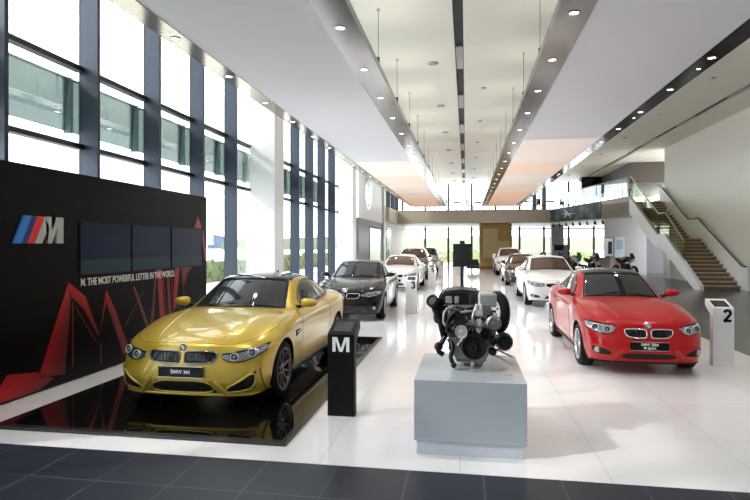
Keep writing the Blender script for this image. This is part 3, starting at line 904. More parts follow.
# downlights
bm = B(); lathe(bm, [(.075,0),(.075,-.006),(.055,-.010),(.050,0)], 20); me_ring = bpy.data.meshes.new('ring'); bm.to_mesh(me_ring); bm.free(); me_ring.materials.append(M_SPOTR)
bm = B(); lathe(bm, [(0,-.003),(.052,-.003)], 20); bmesh.ops.recalc_face_normals(bm, faces=bm.faces); me_lens = bpy.data.meshes.new('lens'); bm.to_mesh(me_lens); bm.free(); me_lens.materials.append(M_LAMP)
spot = bpy.data.lights.new('spot', 'SPOT'); spot.energy = 120; spot.spot_size = R(95); spot.spot_blend = .7; spot.shadow_soft_size = .06; spot.color = (1,.93,.84)
def downlight(x, y, z, lab, grp, lamp=True, s=1):
    r = empty('downlight', (x,y,z), 0, lab, 'ceiling light', grp, sc=s)
    obj('trim_ring', me_ring, None, r); obj('lens', me_lens, None, r)
    if lamp:
        l = bpy.data.objects.new('spot', spot); COL.objects.link(l); l.parent = r; l.location = (0,0,-.03)
for x, nm in ((-1.64,'inner polished edge of the left ceiling panel'), (1.32,'inner polished edge of the right ceiling panel'), (3.715,'outer dark edge of the right ceiling panel'), (-3.985,'bronze outer edge of the left ceiling panel')):
    for k in range(20):
        y = 5.4+1.76*k
        if x > 3: y += .3
        downlight(x, y, ZP-.012, 'small round bright downlight recessed in the '+nm, 'downlights in the '+nm, lamp=(k % 2 == 0))
        if x > 3 and k % 2 == 0:
            downlight(x+.02, y+.55, ZP-.012, 'smaller downlight between the regular ones in the outer dark edge of the right panel', 'small downlights in the outer dark edge', lamp=False, s=.6)
# hanging tubes
bm = B(); tube(bm, [(0,0,0),(0,0,.60)], .035, 12); me_t1 = bpy.data.meshes.new('tube'); bm.to_mesh(me_t1); bm.free(); me_t1.materials.append(mat('tube_metal',(.05,.05,.05),.4,.3))
bm = B(); tube(bm, [(0,0,.60),(0,0,1.72)], .008, 6); me_t2 = bpy.data.meshes.new('cable'); bm.to_mesh(me_t2); bm.free(); me_t2.materials.append(mat('cable_grey',(.12,.12,.11),.5))
bm = B(); lathe(bm, [(0,1.745),(.05,1.745),(.05,1.72),(0,1.72)], 16); me_t3 = bpy.data.meshes.new('canopy'); bm.to_mesh(me_t3); bm.free(); me_t3.materials.append(M_SPOTR)
for x, s_ in ((-2.06,'left'), (1.66,'right')):
    for k in range(10):
        y = 9.4+3.65*k
        r = empty('pendant_light', (x,y,5.75), 0, 'slim dark tube pendant on a thin cable beside the %s ceiling panel' % s_, 'pendant light', 'tube pendants above the %s panel' % s_)
        obj('tube', me_t1, None, r); obj('cable', me_t2, None, r); obj('ceiling_rose', me_t3, None, r)
fill_spot = bpy.data.lights.new('ceiling_fill_spot', 'SPOT'); fill_spot.energy = 14; fill_spot.spot_size = R(150); fill_spot.spot_blend = .8; fill_spot.shadow_soft_size = .08; fill_spot.color = (1,.96,.86)  # unseen upward lamps added at the tubes to brighten the ceiling
for o in [o for o in bpy.data.objects if o.name.startswith('pendant_light')]:
    l = bpy.data.objects.new('ceiling_fill_spot', fill_spot); COL.objects.link(l); l.parent = o; l.location = (0.06,0,.62); l.rotation_euler = (R(180),0,0)
for x_ in (-2.75, 2.5):
    fill_area = bpy.data.lights.new('ceiling_fill', 'AREA'); fill_area.shape = 'RECTANGLE'; fill_area.size = 1.6; fill_area.size_y = 38; fill_area.energy = 30; fill_area.color = (1,.97,.90)  # unseen area lamps added above the panels as ceiling fill
    l = bpy.data.objects.new('ceiling_fill', fill_area); COL.objects.link(l); l.location = (x_, 21, ZP+.40); l.rotation_euler = (R(180),0,0)
# round diffusers on the main ceiling
bm = B(); lathe(bm, [(0,-.03),(.08,-.03),(.10,-.012),(.14,-.04),(.17,-.012),(.20,-.03),(.22,0),(0,0)], 28); me_v = bpy.data.meshes.new('vent'); bm.to_mesh(me_v); bm.free(); me_v.materials.append(mat('vent_grey',(.36,.35,.32),.5))
for x, s_ in ((-1.0,'left'), (.62,'right'), (8.2,'far right')):
    for k in range(7):
        o = obj('air_vent', me_v, None, None, loc=(x, 17.2+5.3*k + (3 if x > 0 else 0), ZC))
        o.scale = (.75,.75,1) if x < 0 else (.4,.4,1)
        tag(o, 'round grey air vent in the cream ceiling %s of the dark slot' % ('left' if x < 0 else 'right' if x < 5 else 'far to the right'), 'air vent', 'round vents %s of the slot' % s_)

# ---------------- stairs on the right
M_TREAD = mat('wood_tread', (.52,.39,.29), .45, vary=(3,.2))
M_RISER = mat('wood_riser', (.20,.12,.08), .5)
sr = empty('staircase', (9.7,25,0), 0, 'wide wooden staircase with white side band rising along the right wall', 'staircase')
def spt(n, bm, m, **k): return obj(n, bm, m, sr, **k)
nst, rise = 13, 2.2/13; run = 4.2/13
Y0 = .25
for k in range(nst):
    z = (k+1)*rise; y = Y0+k*run
    t = bx('tread', (.02,y-.03,z-.045), (1.58,y+run+.01,z), M_TREAD, sr)
    if k < nst: bx('riser', (.04,y,z-rise), (1.56,y+.02,z-.045), M_RISER, sr)
yl = Y0+nst*run
bx('landing', (.02,yl-.03,2.14), (1.58,yl+1.2,2.2), M_TREAD, sr)
y2 = yl+1.2
for k in range(13):
    z = 2.2+(k+1)*rise; y = y2+k*run
    bx('tread', (.02,y-.03,z-.045), (1.58,y+run+.01,z), M_TREAD, sr)
    bx('riser', (.04,y,z-rise), (1.56,y+.02,z-.045), M_RISER, sr)
ytop = y2+13*run
bm = B(); prism(bm, [(.3,Y0+.3,0),(.3,yl,2.0),(.3,yl+1.2,2.0),(.3,ytop,4.2),(.3,ytop,3.9),(.3,yl+1.3,1.75),(.3,yl+.1,1.75),(.3,Y0+.8,0)], (1.0,0,0)); spt('carriage', bm, M_RISER)
bm = B()
band = [(-.15,-.15,.0),(-.15,-.15,.18),(-.15,yl-.35,2.42),(-.15,yl+.65,2.42),(-.15,ytop+.1,4.76),(-.15,ytop+.1,3.75),(-.15,yl+.80,1.72),(-.15,yl+.0,1.72),(-.15,.45,.0)]
prism(bm, band, (.16,0,0)); spt('side_band', bm, M_WHITE, label='white side band')
SG = glass_mat('balustrade_glass', (.72,.76,.60), .25)
bm = B(); prism(bm, [(-.08,1.7,1.10),(-.08,1.7,2.03),(-.08,yl-.35,3.45),(-.08,yl+.65,3.45),(-.08,ytop+.1,5.93),(-.08,ytop+.1,4.76),(-.08,yl+.65,2.42),(-.08,yl-.35,2.42)], (.02,0,0)); spt('glass_balustrade', bm, SG)
bm = B(); tube(bm, [(-.07,1.7,2.05),(-.07,yl-.35,3.47),(-.07,yl+.65,3.47),(-.07,ytop+.1,5.95)], .03, 8); spt('handrail', bm, STEEL)
bm = B(); tube(bm, [(1.52,-.3,1.0),(1.52,.0,1.0),(1.52,yl,3.2),(1.52,yl+1.2,3.2),(1.52,ytop,5.4),(1.52,ytop+.4,5.4)], .035, 8); spt('handrail', bm, mat('dark_bronze',(.12,.10,.09),.35,.7), label='dark wall handrail')
bm = B(); prism(bm, [(1.6,-.3,0),(1.6,-.3,.95),(1.6,.0,.95),(1.6,yl,3.15),(1.6,yl+1.2,3.15),(1.6,ytop,5.35),(1.6,ytop+.4,5.35),(1.6,ytop+.4,4.0),(1.6,yl+1.2,1.8),(1.6,1.5,0)], (.08,0,0)); spt('wall_skirt', bm, M_WHITE)
YT = 25+ytop
# walkway at the top, its fascia with the mural, glass above
bm = B(); prism(bm, [(9.55,YT+.05,3.55),(6.2,43.0,3.55),(6.2,YF-.2,3.55),(15.5,YF-.2,3.55),(15.5,YT+.05,3.55)], (0,0,.9)); st(obj('trim_8', bm, M_CREAM))
D0, D1 = Vector((6.2,43.0,0)), Vector((9.55,YT+.05,0)); dd = (D1-D0).normalized(); nn = Vector((-dd.y, dd.x, 0)); nn = nn if nn.y < 0 else -nn
def dpt(t, z, o=0): p = D0.lerp(D1, t) + nn*o; return Vector((p.x, p.y, z))
bm = B(); prism(bm, [dpt(0,3.5),dpt(1,3.5),dpt(1,4.78),dpt(0,4.52)], -nn*.15); st(obj('trim_9', bm, mat('parapet_cream',(.60,.57,.50),.5)))
m_mural = mat('mural_print', (.03,.07,.08), .4); t = m_mural.node_tree
nz = t.nodes.new('ShaderNodeTexNoise'); nz.inputs['Scale'].default_value = 1.4; nz.inputs['Detail'].default_value = 5
tcn = t.nodes.new('ShaderNodeTexCoord'); t.links.new(tcn.outputs['Object'], nz.inputs['Vector'])
rp = t.nodes.new('ShaderNodeValToRGB'); t.links.new(nz.outputs['Fac'], rp.inputs[0]); t.links.new(rp.outputs[0], t.nodes['Principled BSDF'].inputs['Base Color'])
rp.color_ramp.elements[0].color = (.006,.010,.014,1); rp.color_ramp.elements[0].position = .42
rp.color_ramp.elements[1].color = (.20,.22,.10,1); rp.color_ramp.elements[1].position = .72
e_ = rp.color_ramp.elements.new(.55); e_.color = (.02,.07,.09,1)
mu = empty('mural', dpt(.35,3.6), 0, 'long dark printed mural with a pale star shape on the walkway edge', 'mural')
bm = B(); prism(bm, [dpt(.01,3.6,.03)-mu.location,dpt(.70,3.6,.03)-mu.location,dpt(.70,4.66,.03)-mu.location,dpt(.01,4.50,.03)-mu.location], -nn*.02); obj('print', bm, m_mural, mu)
bm = B()
for a0, b0, a1, b1, a2, b2 in ((.24,4.05,.29,4.12,.22,4.45),(.26,4.0,.28,4.12,.40,4.08),(.25,4.1,.29,4.05,.20,3.75),(.26,4.05,.29,4.1,.33,3.72),(.25,4.0,.27,4.12,.17,4.15)):
    prism(bm, [dpt(a0,b0,.04)-mu.location, dpt(a1,b1,.04)-mu.location, dpt(a2,b2,.04)-mu.location], nn*.004)
obj('star_figure', bm, mat('mural_white',(.6,.65,.65),.4), mu)
for k in range(8):
    t_ = .04+k*.095
    r = empty('spotlight', dpt(t_, 3.5, -.06), 0, 'small black spotlight hanging under the mural', 'spotlight', 'black spotlights under the mural')
    bm = B(); tube(bm, [(0,0,0),(0,0,-.12)], .02, 8); obj('bracket', bm, DARK, r)
    bm = B(); tube(bm, [(0,.08,-.12),(0,-.10,-.24)], .075, 12); obj('lamp_head', bm, DARK, r)
bm = B(); prism(bm, [dpt(.15,4.5,-.05),dpt(.97,4.77,-.05),dpt(.97,5.92,-.05),dpt(.15,5.6,-.05)], -nn*.02)
g_ = tag(obj('glass_balustrade', bm, glass_mat('balustrade_clear', (.94,.98,.99), .3)), 'clear glass balustrade standing above the mural on the walkway edge', 'balustrade')
bm = B(); tube(bm, [dpt(.15,5.6,-.05),dpt(.97,5.92,-.05)], .03, 8); obj('handrail', bm, STEEL, g_)
for k in range(7):
    t_ = .02+k*.16
    tag(bx('railing_post', dpt(t_,4.5,-.14)-Vector((.03,.03,0)), dpt(t_,5.25,-.14)+Vector((.03,.03,0)), DARK), 'short dark post standing on the walkway edge above the mural', 'post', 'posts along the walkway edge')
# walls and pillars under the walkway
st(bx('wall_right', (8.8,37.5,0), (11.3,37.8,3.55), mat('grey_wall', (.42,.41,.40), .5)))
st(bx('wall_back', (11.3,39.5,0), (15.5,39.8,3.55), mat('dark_recess', (.09,.09,.10), .5)))
st(bx('door_2', (11.5,39.42,0), (12.9,39.5,2.9), mat('grey_door', (.14,.14,.15), .4)))
st(bx('trim_10', (11.15,33.0,0), (11.75,33.6,3.9), M_WHITE))
st(bx('trim_11', (7.05,48.0,0), (8.0,48.9,3.55), mat('pillar_grey', (.16,.16,.17), .5)))
st(bx('trim_12', (11.0,40,6.1), (16,YF,ZC), mat('soffit_brown', (.05,.035,.022), .5)))
for q, xx in enumerate((5.6, 6.4)):
    st(bx('trim_%d' % (13+q), (xx,49,4.3), (xx+.35,49.35,ZC), mat('upper_column', (.12,.13,.16), .4)))
st(bx('wall_right', (9.4,48,5.6), (11.0,49,ZC), BLACK))
st(bx('wall_right', (XR,34.6,4.35), (XR+.3,YF,4.6), M_CREAM))

# ---------------- outside
st(bx('ground_outside', (-300,-100,-.45), (-6.75,400,-.35), mat('pale_paving', (.80,.80,.78), .8)))
st(bx('ground_outside', (-6.75,YF+.4,-.45), (300,400,-.35), mat('pale_paving', (.80,.80,.78), .8)))
M_HEDGE = mat('hedge_leaves', (.17,.20,.08), .8, vary=(3,.35))
def hedge(a, b, lab):
    bm = B(); n = 220; rnd = random.Random(3)
    box(bm, a, b)
    for _ in range(n):
        c = Vector([rnd.uniform(a[i], b[i]) for i in range(3)]); c.z = rnd.uniform(a[2]+.2, b[2]+.1)
        if rnd.random() < .6: c.x = b[0] if b[0] < 0 else rnd.uniform(a[0], b[0])
        s = rnd.uniform(.12,.35)
        bmesh.ops.create_icosphere(bm, subdivisions=1, radius=s, matrix=Matrix.Translation(c) @ Matrix.Rotation(rnd.random()*3,4,'Z'))
    return tag(obj('hedge', bm, M_HEDGE), lab, 'hedge')
hedge((-16,12,-.4), (-15,60,.85), 'low clipped green hedge outside the left windows')
hedge((-7,72,-.4), (16,73.2,1.0), 'low green hedge outside the far windows')
def hill(pts, y0, d, lab, col, ax):
    bm = B(); prism(bm, [(p[0], y0, p[1]) if ax == 'x' else (y0, p[0], p[1]) for p in pts], (0,d,0) if ax == 'x' else (-d,0,0))
    return st(obj('hills', bm, mat('hill_'+ax, col, .9)))
hill([(20,-.4),(20,3),(60,9),(120,16),(180,11),(240,15),(330,7),(330,-.4)], -150, 40, '', (.12,.17,.24), 'y')
hill([(-120,-.4),(-120,4),(-60,6),(-20,4.5),(10,6.5),(50,5),(100,8),(100,-.4)], 260, 40, '', (.20,.23,.15), 'x')

# ---------------- M display wall
PX = -5.37
wl = empty('display_wall', (PX-.3,8.3,0), 0, 'tall black display wall with red abstract lines standing before the left windows', 'display wall')
def wb(n, a, b, m, par=None, **k):
    return bx(n, (a[0]-PX+.3, a[1]-8.3, a[2]), (b[0]-PX+.3, b[1]-8.3, b[2]), m, par or wl, **k)
wb('panel', (PX-.35,4.0,0.02), (PX,10.91,2.88), mat('satin_black', (.003,.003,.0035), .4, spec=.12))
wb('base', (PX-.30,4.05,0), (PX-.02,10.86,.03), BLACK)
m_red = mat('red_print', (.5,.0,.01), .35); t = m_red.node_tree
at_ = t.nodes.new('ShaderNodeAttribute'); at_.attribute_name = 'tone'
mxr = t.nodes.new('ShaderNodeMixRGB'); mxr.inputs[1].default_value = (.010,.004,.005,1); mxr.inputs[2].default_value = (.62,.002,.012,1)
t.links.new(at_.outputs['Fac'], mxr.inputs[0]); t.links.new(mxr.outputs[0], t.nodes['Principled BSDF'].inputs['Base Color'])
SH = [
 ([(6.82,1.37),(6.28,.20),(6.75,.12),(6.86,1.10)], [1,.55,.05,.25]),
 ([(6.82,1.37),(7.16,1.14),(7.47,.52),(7.41,.58),(7.11,.98),(6.87,1.16)], [1,.8,.9,.3,.2,.3]),
 ([(7.47,.52),(7.62,1.21),(7.62,1.0),(7.5,.66)], [.9,.9,.3,.4]),
 ([(7.62,1.21),(7.86,.84),(8.20,.18),(8.05,.14),(7.76,.74),(7.6,1.05)], [.9,.75,.5,.1,.1,.3]),
 ([(5.50,.03),(5.79,.34),(6.24,.27),(6.55,.12),(6.3,.03)], [.9,.55,.5,.1,.2]),
 ([(5.2,.9),(5.5,.03),(5.4,.03),(5.05,.8)], [.1,.8,.2,.0]),
 ([(9.02,1.50),(9.17,1.50),(9.27,.55),(9.12,.50)], [.7,.6,.9,.3]),
 ([(9.34,1.42),(9.42,1.42),(9.52,.50),(9.42,.50)], [.6,.5,.6,.2]),
 ([(9.64,1.46),(9.82,1.50),(9.66,.70),(9.55,.72)], [.6,.8,.8,.3]),
 ([(9.86,1.46),(10.30,1.46),(10.1,1.30),(9.93,1.05)], [.4,.3,.1,.25]),
 ([(8.30,1.20),(8.36,1.20),(8.80,.45),(8.70,.45)], [.1,.3,.4,.1]),
 ([(8.90,.45),(9.02,1.5),(8.96,1.4),(8.80,.45)], [.3,.5,.1,.1]),
 ([(10.54,2.47),(10.38,2.22),(10.70,2.22)], [.7,.5,.9]),
 ([(10.66,2.21),(10.78,2.17),(10.895,1.60),(10.84,1.55)], [.7,.6,.9,.5]),
]
bm = B(); lay = bm.verts.layers.float.new('tone')
for sh, tn in SH:
    vs = []
    for (y, z), q in zip(sh, tn):
        v = bm.verts.new((.3+.002, y-8.3, z)); v[lay] = q; vs.append(v)
    f = bm.faces.new(vs); bmesh.ops.triangulate(bm, faces=[f])
for y0, z0, y1, z1, w in ((6.9,.2,6.9,1.1,.012),(6.95,1.02,7.4,.45,.01),(6.2,.52,6.6,.50,.012),(6.2,.45,6.6,.42,.01),(7.5,.4,7.5,.1,.012),(7.75,.9,8.3,.1,.01),(9.2,1.4,9.35,.5,.01),(9.5,1.45,9.6,.6,.012),(9.9,1.4,10.0,.6,.012),(10.1,1.45,10.0,.9,.01),(8.1,.6,8.6,1.1,.01)):
    vs = [bm.verts.new((.303, a-8.3, b)) for a, b in ((y0-w,z0),(y0+w,z0),(y1+w,z1),(y1-w,z1))]
    for v in vs: v[lay] = .3
    bm.faces.new(vs)
bmesh.ops.recalc_face_normals(bm, faces=bm.faces)
obj('red_graphic', bm, m_red, wl, label='red zigzag print with fading tones')
# M badge
def stripe(y0, y1):
    bm = B(); sl = .165
    prism(bm, [(.3,y0-8.3,1.90),(.3,y1-8.3,1.90),(.3,y1+sl-8.3,2.245),(.3,y0+sl-8.3,2.245)], (.03,0,0)); return bm
obj('badge_stripe', stripe(5.86,5.97), mat('stripe_light_blue',(.03,.20,.62),.3), wl, label='light blue stripe')
obj('badge_stripe', stripe(5.97,6.06), mat('stripe_dark_blue',(.01,.04,.20),.3), wl, label='dark blue stripe')
obj('badge_stripe', stripe(6.06,6.18), mat('stripe_red',(.75,.03,.02),.3), wl, label='red stripe')
A = lambda y, z: (.3, y-8.3, 1.90+z*.345)
bm = B()
pts = [A(6.19,0),A(6.30,0),A(6.42,.62),A(6.40,0),A(6.47,0),A(6.57,.62),A(6.56,0),A(6.68,0),A(6.68,1),A(6.55,1),A(6.47,.45),A(6.46,1),A(6.35,1)]
prism(bm, pts, (.035,0,0)); bmesh.ops.triangulate(bm, faces=[f for f in bm.faces if len(f.verts) > 4])
obj('badge_letter', bm, mat('badge_silver',(.55,.56,.56),.35,.3), wl, label='silver letter')
# screens
m_scr = mat('video_screen', (.006,.009,.018), .3, spec=.15); t = m_scr.node_tree; b_ = t.nodes['Principled BSDF']
tcn = t.nodes.new('ShaderNodeTexCoord'); sp_ = t.nodes.new('ShaderNodeSeparateXYZ'); t.links.new(tcn.outputs['Generated'], sp_.inputs[0])
rp = t.nodes.new('ShaderNodeValToRGB'); t.links.new(sp_.outputs['Z'], rp.inputs[0])
els = rp.color_ramp.elements; els[0].color = (.030,.062,.065,1); els[0].position = 0; els[1].color = (.008,.012,.035,1); els[1].position = 1
for p_, c_ in ((.26,(.034,.066,.07,1)),(.30,(.006,.008,.018,1)),(.55,(.010,.018,.055,1))): e_ = els.new(p_); e_.color = c_
t.links.new(rp.outputs[0], b_.inputs['Emission Color']); b_.inputs['Emission Strength'].default_value = .22
for k in range(3):
    y0 = 7.04+k*1.226
    s_ = wb('video_screen', (PX,y0,1.46), (PX+.012,y0+1.20,2.20), m_scr)
    bm = B(); tube(bm, [(.312,y0-8.3+a,z) for a, z in ((0,1.46),(1.2,1.46),(1.2,2.20),(0,2.20))], .008, 4, closed=True); obj('bezel', bm, DARK, s_)
me = text_mesh('M. THE MOST POWERFUL LETTER IN THE WORLD.', .150, .0028, .002, 'LEFT', .80)
wd_ = max(v.co.x for v in me.vertices)
for v in me.vertices: v.co.x *= 2.56/wd_
obj('slogan', me, WHITEP, wl, loc=(.302,7.06-8.3,1.345), rot=(R(90),0,R(90)), label='white slogan lettering')

# ---------------- glossy platform
pf = empty('display_platform', (-3.2,8,0), 0, 'glossy black display platform under the yellow coupe', 'platform')
MIRB = mat('mirror_black', (.003,.003,.003), .03, spec=.55)
bx('deck', (-4.75+3.2,5.05-8,.0), (-1.72+3.2,10.95-8,.028), MIRB, pf)
M_EDG = mat('platform_edge', (.025,.025,.027), .25)
for a, b in (((-4.80,4.97),(-1.66,5.05)), ((-4.80,10.95),(-1.66,11.03)), ((-4.80,5.05),(-4.75,10.95)), ((-1.72,5.05),(-1.66,10.95))):
    bx('edge_trim', (a[0]+3.2,a[1]-8,0), (b[0]+3.2,b[1]-8,.032), M_EDG, pf)

# ---------------- number kiosks
def glyph(ch):
    bm = B()
    if ch == 'M':
        pts = [(-.095,-.08),(-.060,-.08),(-.060,.045),(-.018,-.08),(.018,-.08),(.060,.045),(.060,-.08),(.095,-.08),(.095,.08),(.042,.08),(0,-.045),(-.042,.08),(-.095,.08)]
        prism(bm, [(a,0,b) for a, b in pts], (0,-.003,0))
        bmesh.ops.triangulate(bm, faces=[f for f in bm.faces if len(f.verts) > 4]); bmesh.ops.recalc_face_normals(bm, faces=bm.faces); return bm
    arc = lambda cx, cz, r, a0, a1, n=12: [(cx+r*math.cos(R(lerp(a0,a1,k/n))), cz+r*math.sin(R(lerp(a0,a1,k/n)))) for k in range(n+1)]
    L_ = {'2': [arc(0,.030,.036,170,-35) + [(-.036,-.068)], [(-.048,-.068),(.048,-.068)]],
          '3': [arc(0,.036,.030,165,-80) , arc(0,-.034,.036,80,-165)],
          '5': [[(.040,.068),(-.026,.068),(-.034,.0)], arc(0,-.026,.040,140,-160)],
          '7': [[(-.044,.068),(.040,.068),(-.014,-.08)]]}[ch]
    for ln in L_:
        hw = .0175; n = len(ln); a = []; b = []
        for i in range(n):
            p = Vector((*ln[i],)); d0 = (Vector(ln[i])-Vector(ln[i-1])).normalized() if i else None
            d1 = (Vector(ln[i+1])-Vector(ln[i])).normalized() if i < n-1 else None
            d = ((d0 or d1)+(d1 or d0)).normalized(); nr = Vector((-d.y, d.x)); k = hw/max(.5, nr.dot(Vector((-(d1 or d0).y, (d1 or d0).x))))
            a.append(p+nr*k); b.append(p-nr*k)
        for i in range(n-1):
            prism(bm, [(q.x,0,q.y) for q in (a[i], a[i+1], b[i+1], b[i])], (0,-.003,0))
    bmesh.ops.recalc_face_normals(bm, faces=bm.faces); bmesh.ops.scale(bm, vec=(1.2,1,1.2), verts=bm.verts)
    return bm
def kiosk(x, y, ch, body, face, lab, w=.30, h0=.90, h1=1.02, dp=.30, grp=None):
    r = empty('info_kiosk', (x, y, 0), 0, lab, 'kiosk', grp)
    bm = B(); prism(bm, [(-w/2,0,0),(-w/2,0,h0),(-w/2,dp,h1),(-w/2,dp,h1-.10),(-w/2,.12,h0-.1),(-w/2,.12,0)], (w,0,0))
    obj('stand', bm, body, r)
    a = math.atan2(h1-h0, dp)
    bm = B(); box(bm, (-w*.33,.06,.0), (w*.33,dp-.05,.006)); 
    o = obj('display', bm, mat('kiosk_screen',(.03,.035,.045),.15), r, loc=(0,0,h0+.001), rot=(a,0,0)); o.location = (0,0,h0)
    bx('frame', (-w*.33-.01,.05,-.003), (w*.33+.01,dp-.04,.003), DARK, r, loc=(0,0,h0), rot=(a,0,0))
    obj('lettering', glyph(ch), face, r,  loc=(0 if ch == 'M' else w*.18, -.001, h0-.112))
    return r
KB = mat('kiosk_black', (.004,.004,.005), .5, spec=.15)
kiosk(-1.355,5.95,'M',KB,WHITEP,'black kiosk with a white letter M beside the platform', dp=.34)
kiosk(-1.48,15.1,'3',WHITE,BLACK,'white kiosk with a black number 3 beside the black sedan')
kiosk(-1.48,24.2,'5',WHITE,BLACK,'white kiosk with a black number 5 beside the white sedan')
kiosk(-1.48,33.3,'7',WHITE,BLACK,'white kiosk with a black number 7, farthest along the left row')
kiosk(3.935,9.35,'2',WHITE,BLACK,'white kiosk with a black number 2 beside the red coupe')

# ---------------- cars
def spec_of(p, **k): q = dict(p); q.update(k); return q
make_car('coupe_car', P_COUPE, YELLOW, (-3.11,5.72,.033), 0, 'gold yellow coupe with black roof standing on the black platform')
make_car('coupe_car', P_TWO, RED, (2.58,8.45,0), 0, 'bright red two door coupe beside the white kiosk numbered 2')
sed = make_car('sedan_car', P_SEDAN, BLACKP, (-2.92,13.3,0), R(1), 'black sedan parked behind the yellow coupe, beside kiosk 3')
def recolour(c, new, gl=None):
    repaint(c, BLACKP, new)
    if gl: repaint(c, MATS['tinted_glass'], gl)
    return c
recolour(place(sed, (-2.85,22.2,0), R(-1), 'white sedan behind the black sedan in the left row'), WHITEC, BROWNGL)
gt = make_car('hatchback_car', P_GT, WHITEC, (2.72,17.2,0), 0, 'white hatchback parked behind the red coupe in the right row', glass=BROWNGL)
suv = make_car('suv_car', P_SUV, WHITEC, (2.75,34.6,0), 0, 'white off-road style car at the far end of the right row', glass=BROWNGL)
recolour(place(sed, (2.70,25.9,0), 0, 'dark brown sedan between the white hatchback and the far white car'), BROWNP, BROWNGL)
c = place(suv, (-2.95,29.6,0), 0, 'dark brown high roofed car behind the white sedan in the left row'); repaint(c, WHITEC, BROWNP)
c = place(suv, (-2.75,38.0,0), 0, 'grey car with dark glass, last of the left row', sc=1); repaint(c, WHITEC, mat('silver_paint',(.45,.46,.47),.3,.5,coat=1))
repaint(c, BROWNGL, MATS['tinted_glass'])

# ---------------- engine on its plinth
pl = empty('plinth', (.02,5.6,0), 0, 'square white display plinth carrying the engine', 'plinth')
M_PL = mat('plinth_lacquer', (.36,.39,.44), .22)
bx('kicker', (-.46,-.60,0), (.48,.60,.13), mat('kicker_grey',(.48,.51,.57),.35), pl)
bx('cabinet', (-.480,-.63,.13), (.505,.63,.672), M_PL, pl, bev=.004)
bm = B(); rnd = random.Random(2)
for k in range(8):
    x = .20+k*.026; box(bm, (x,-.50,0), (x+.009,-.42,.001))
for k in range(3):
    for q in range(5):
        x = .19+q*.045; box(bm, (x,-.36+k*.035,0), (x+.02+.018*rnd.random(),-.352+k*.035,.001))
obj('lettering', bm, mat('print_grey',(.18,.18,.19),.5), pl, loc=(0,0,.673), label='small grey printed lines')

eg = empty('car_engine', (.045,5.55,.674), 0, 'cutaway black and silver car engine standing on the white plinth', 'engine', sc=(.95,1,1))
ALU = mat('cast_aluminium', (.30,.30,.29), .36, .8, vary=(18,.35), bump=(60,.25))
ALUD = mat('dark_cast', (.05,.05,.05), .42, .7, vary=(18,.4), bump=(60,.3))
BP = mat('engine_black', (.006,.006,.007), .38, spec=.3)
BP2 = mat('engine_satin', (.010,.010,.011), .5, spec=.3)
def Yc(y, rr): return y
def pulley(name, x, z, r, y, m, groove=True, hub=True, w=.03):
    bm = B(); Mx = Matrix.Translation((x,y,z)) @ Matrix.Rotation(R(90),4,'X')
    pr = [(0,-w),(r,-w)]
    if groove:
        for q in range(4): a = -w+.004+q*(2*w-.008)/4; pr += [(r,a),(r-.005,a+.003),(r,a+.006)]
    pr += [(r,w),(r*.88,w),(r*.82,w-.016),(r*.42,w-.018),(r*.38,w+.004),(r*.2,w+.006),(r*.16,w-.002),(0,w-.002)]
    lathe(bm, pr, 36, Mx)
    o = obj(name, bm, m, eg, smooth='auto')
    if False:
        bm = B()
        for q in range(5):
            th = 2*math.pi*q/5; lathe(bm, [(r*.06+.003,0),(r*.06+.003,.012),(0,.012)], 6, Matrix.Translation((x+r*.62*math.cos(th),y-w+.016,z+r*.62*math.sin(th))) @ Matrix.Rotation(R(90),4,'X'))
        obj('pulley_bolt', bm, BP2, o)
    return o
# block and heads
bm = B(); box(bm, (-.20,-.05,.14), (.20,.50,.50), .03); box(bm, (-.24,-.10,.30), (.10,.45,.58), .03)
for q in range(5): box(bm, (-.225,.02+q*.09,.16), (-.195,.04+q*.09,.48), .004); box(bm, (.195,.02+q*.09,.16), (.225,.04+q*.09,.48), .004)
obj('engine_block', bm, ALUD, eg)
bm = B(); prism(bm, [(-.16,-.09,.10),(.15,-.09,.10),(.24,-.09,.22),(.26,-.09,.45),(.20,-.09,.62),(-.16,-.09,.62),(-.24,-.09,.45),(-.22,-.09,.25)], (0,.06,0))
bmesh.ops.bevel(bm, geom=bm.edges[:], offset=.012, segments=2, affect='EDGES')
for (a, b, r) in ((-.14,.16,.02),(.12,.14,.02),(.22,.40,.022),(-.20,.50,.02),(.16,.58,.02),(-.05,.58,.02),(.05,.30,.02),(.0,.45,.03)):
    lathe(bm, [(r,0),(r,.02),(r*.6,.02),(r*.6,.03),(0,.03)], 10, Matrix.Translation((a,-.095,b)) @ Matrix.Rotation(R(90),4,'X'))
for (a, b, c_, d_) in ((-.15,.2,.1,.55),(.2,.25,-.05,.5),(-.2,.4,.2,.45),(0,.2,.05,.6)):
    tube(bm, [(a,-.092,b),(c_,-.092,d_)], .010, 6)
obj('timing_cover', bm, ALU, eg, smooth='auto', label='ribbed silver front casting')
bm = B(); box(bm, (-.16,-.04,.055), (.16,.46,.15), .03); box(bm, (-.08,.0,.02), (.13,.30,.08), .02)
for q in range(6): box(bm, (-.15+q*.055,-.05,.07), (-.135+q*.055,-.03,.14), .003)
obj('oil_pan', bm, ALU, eg)
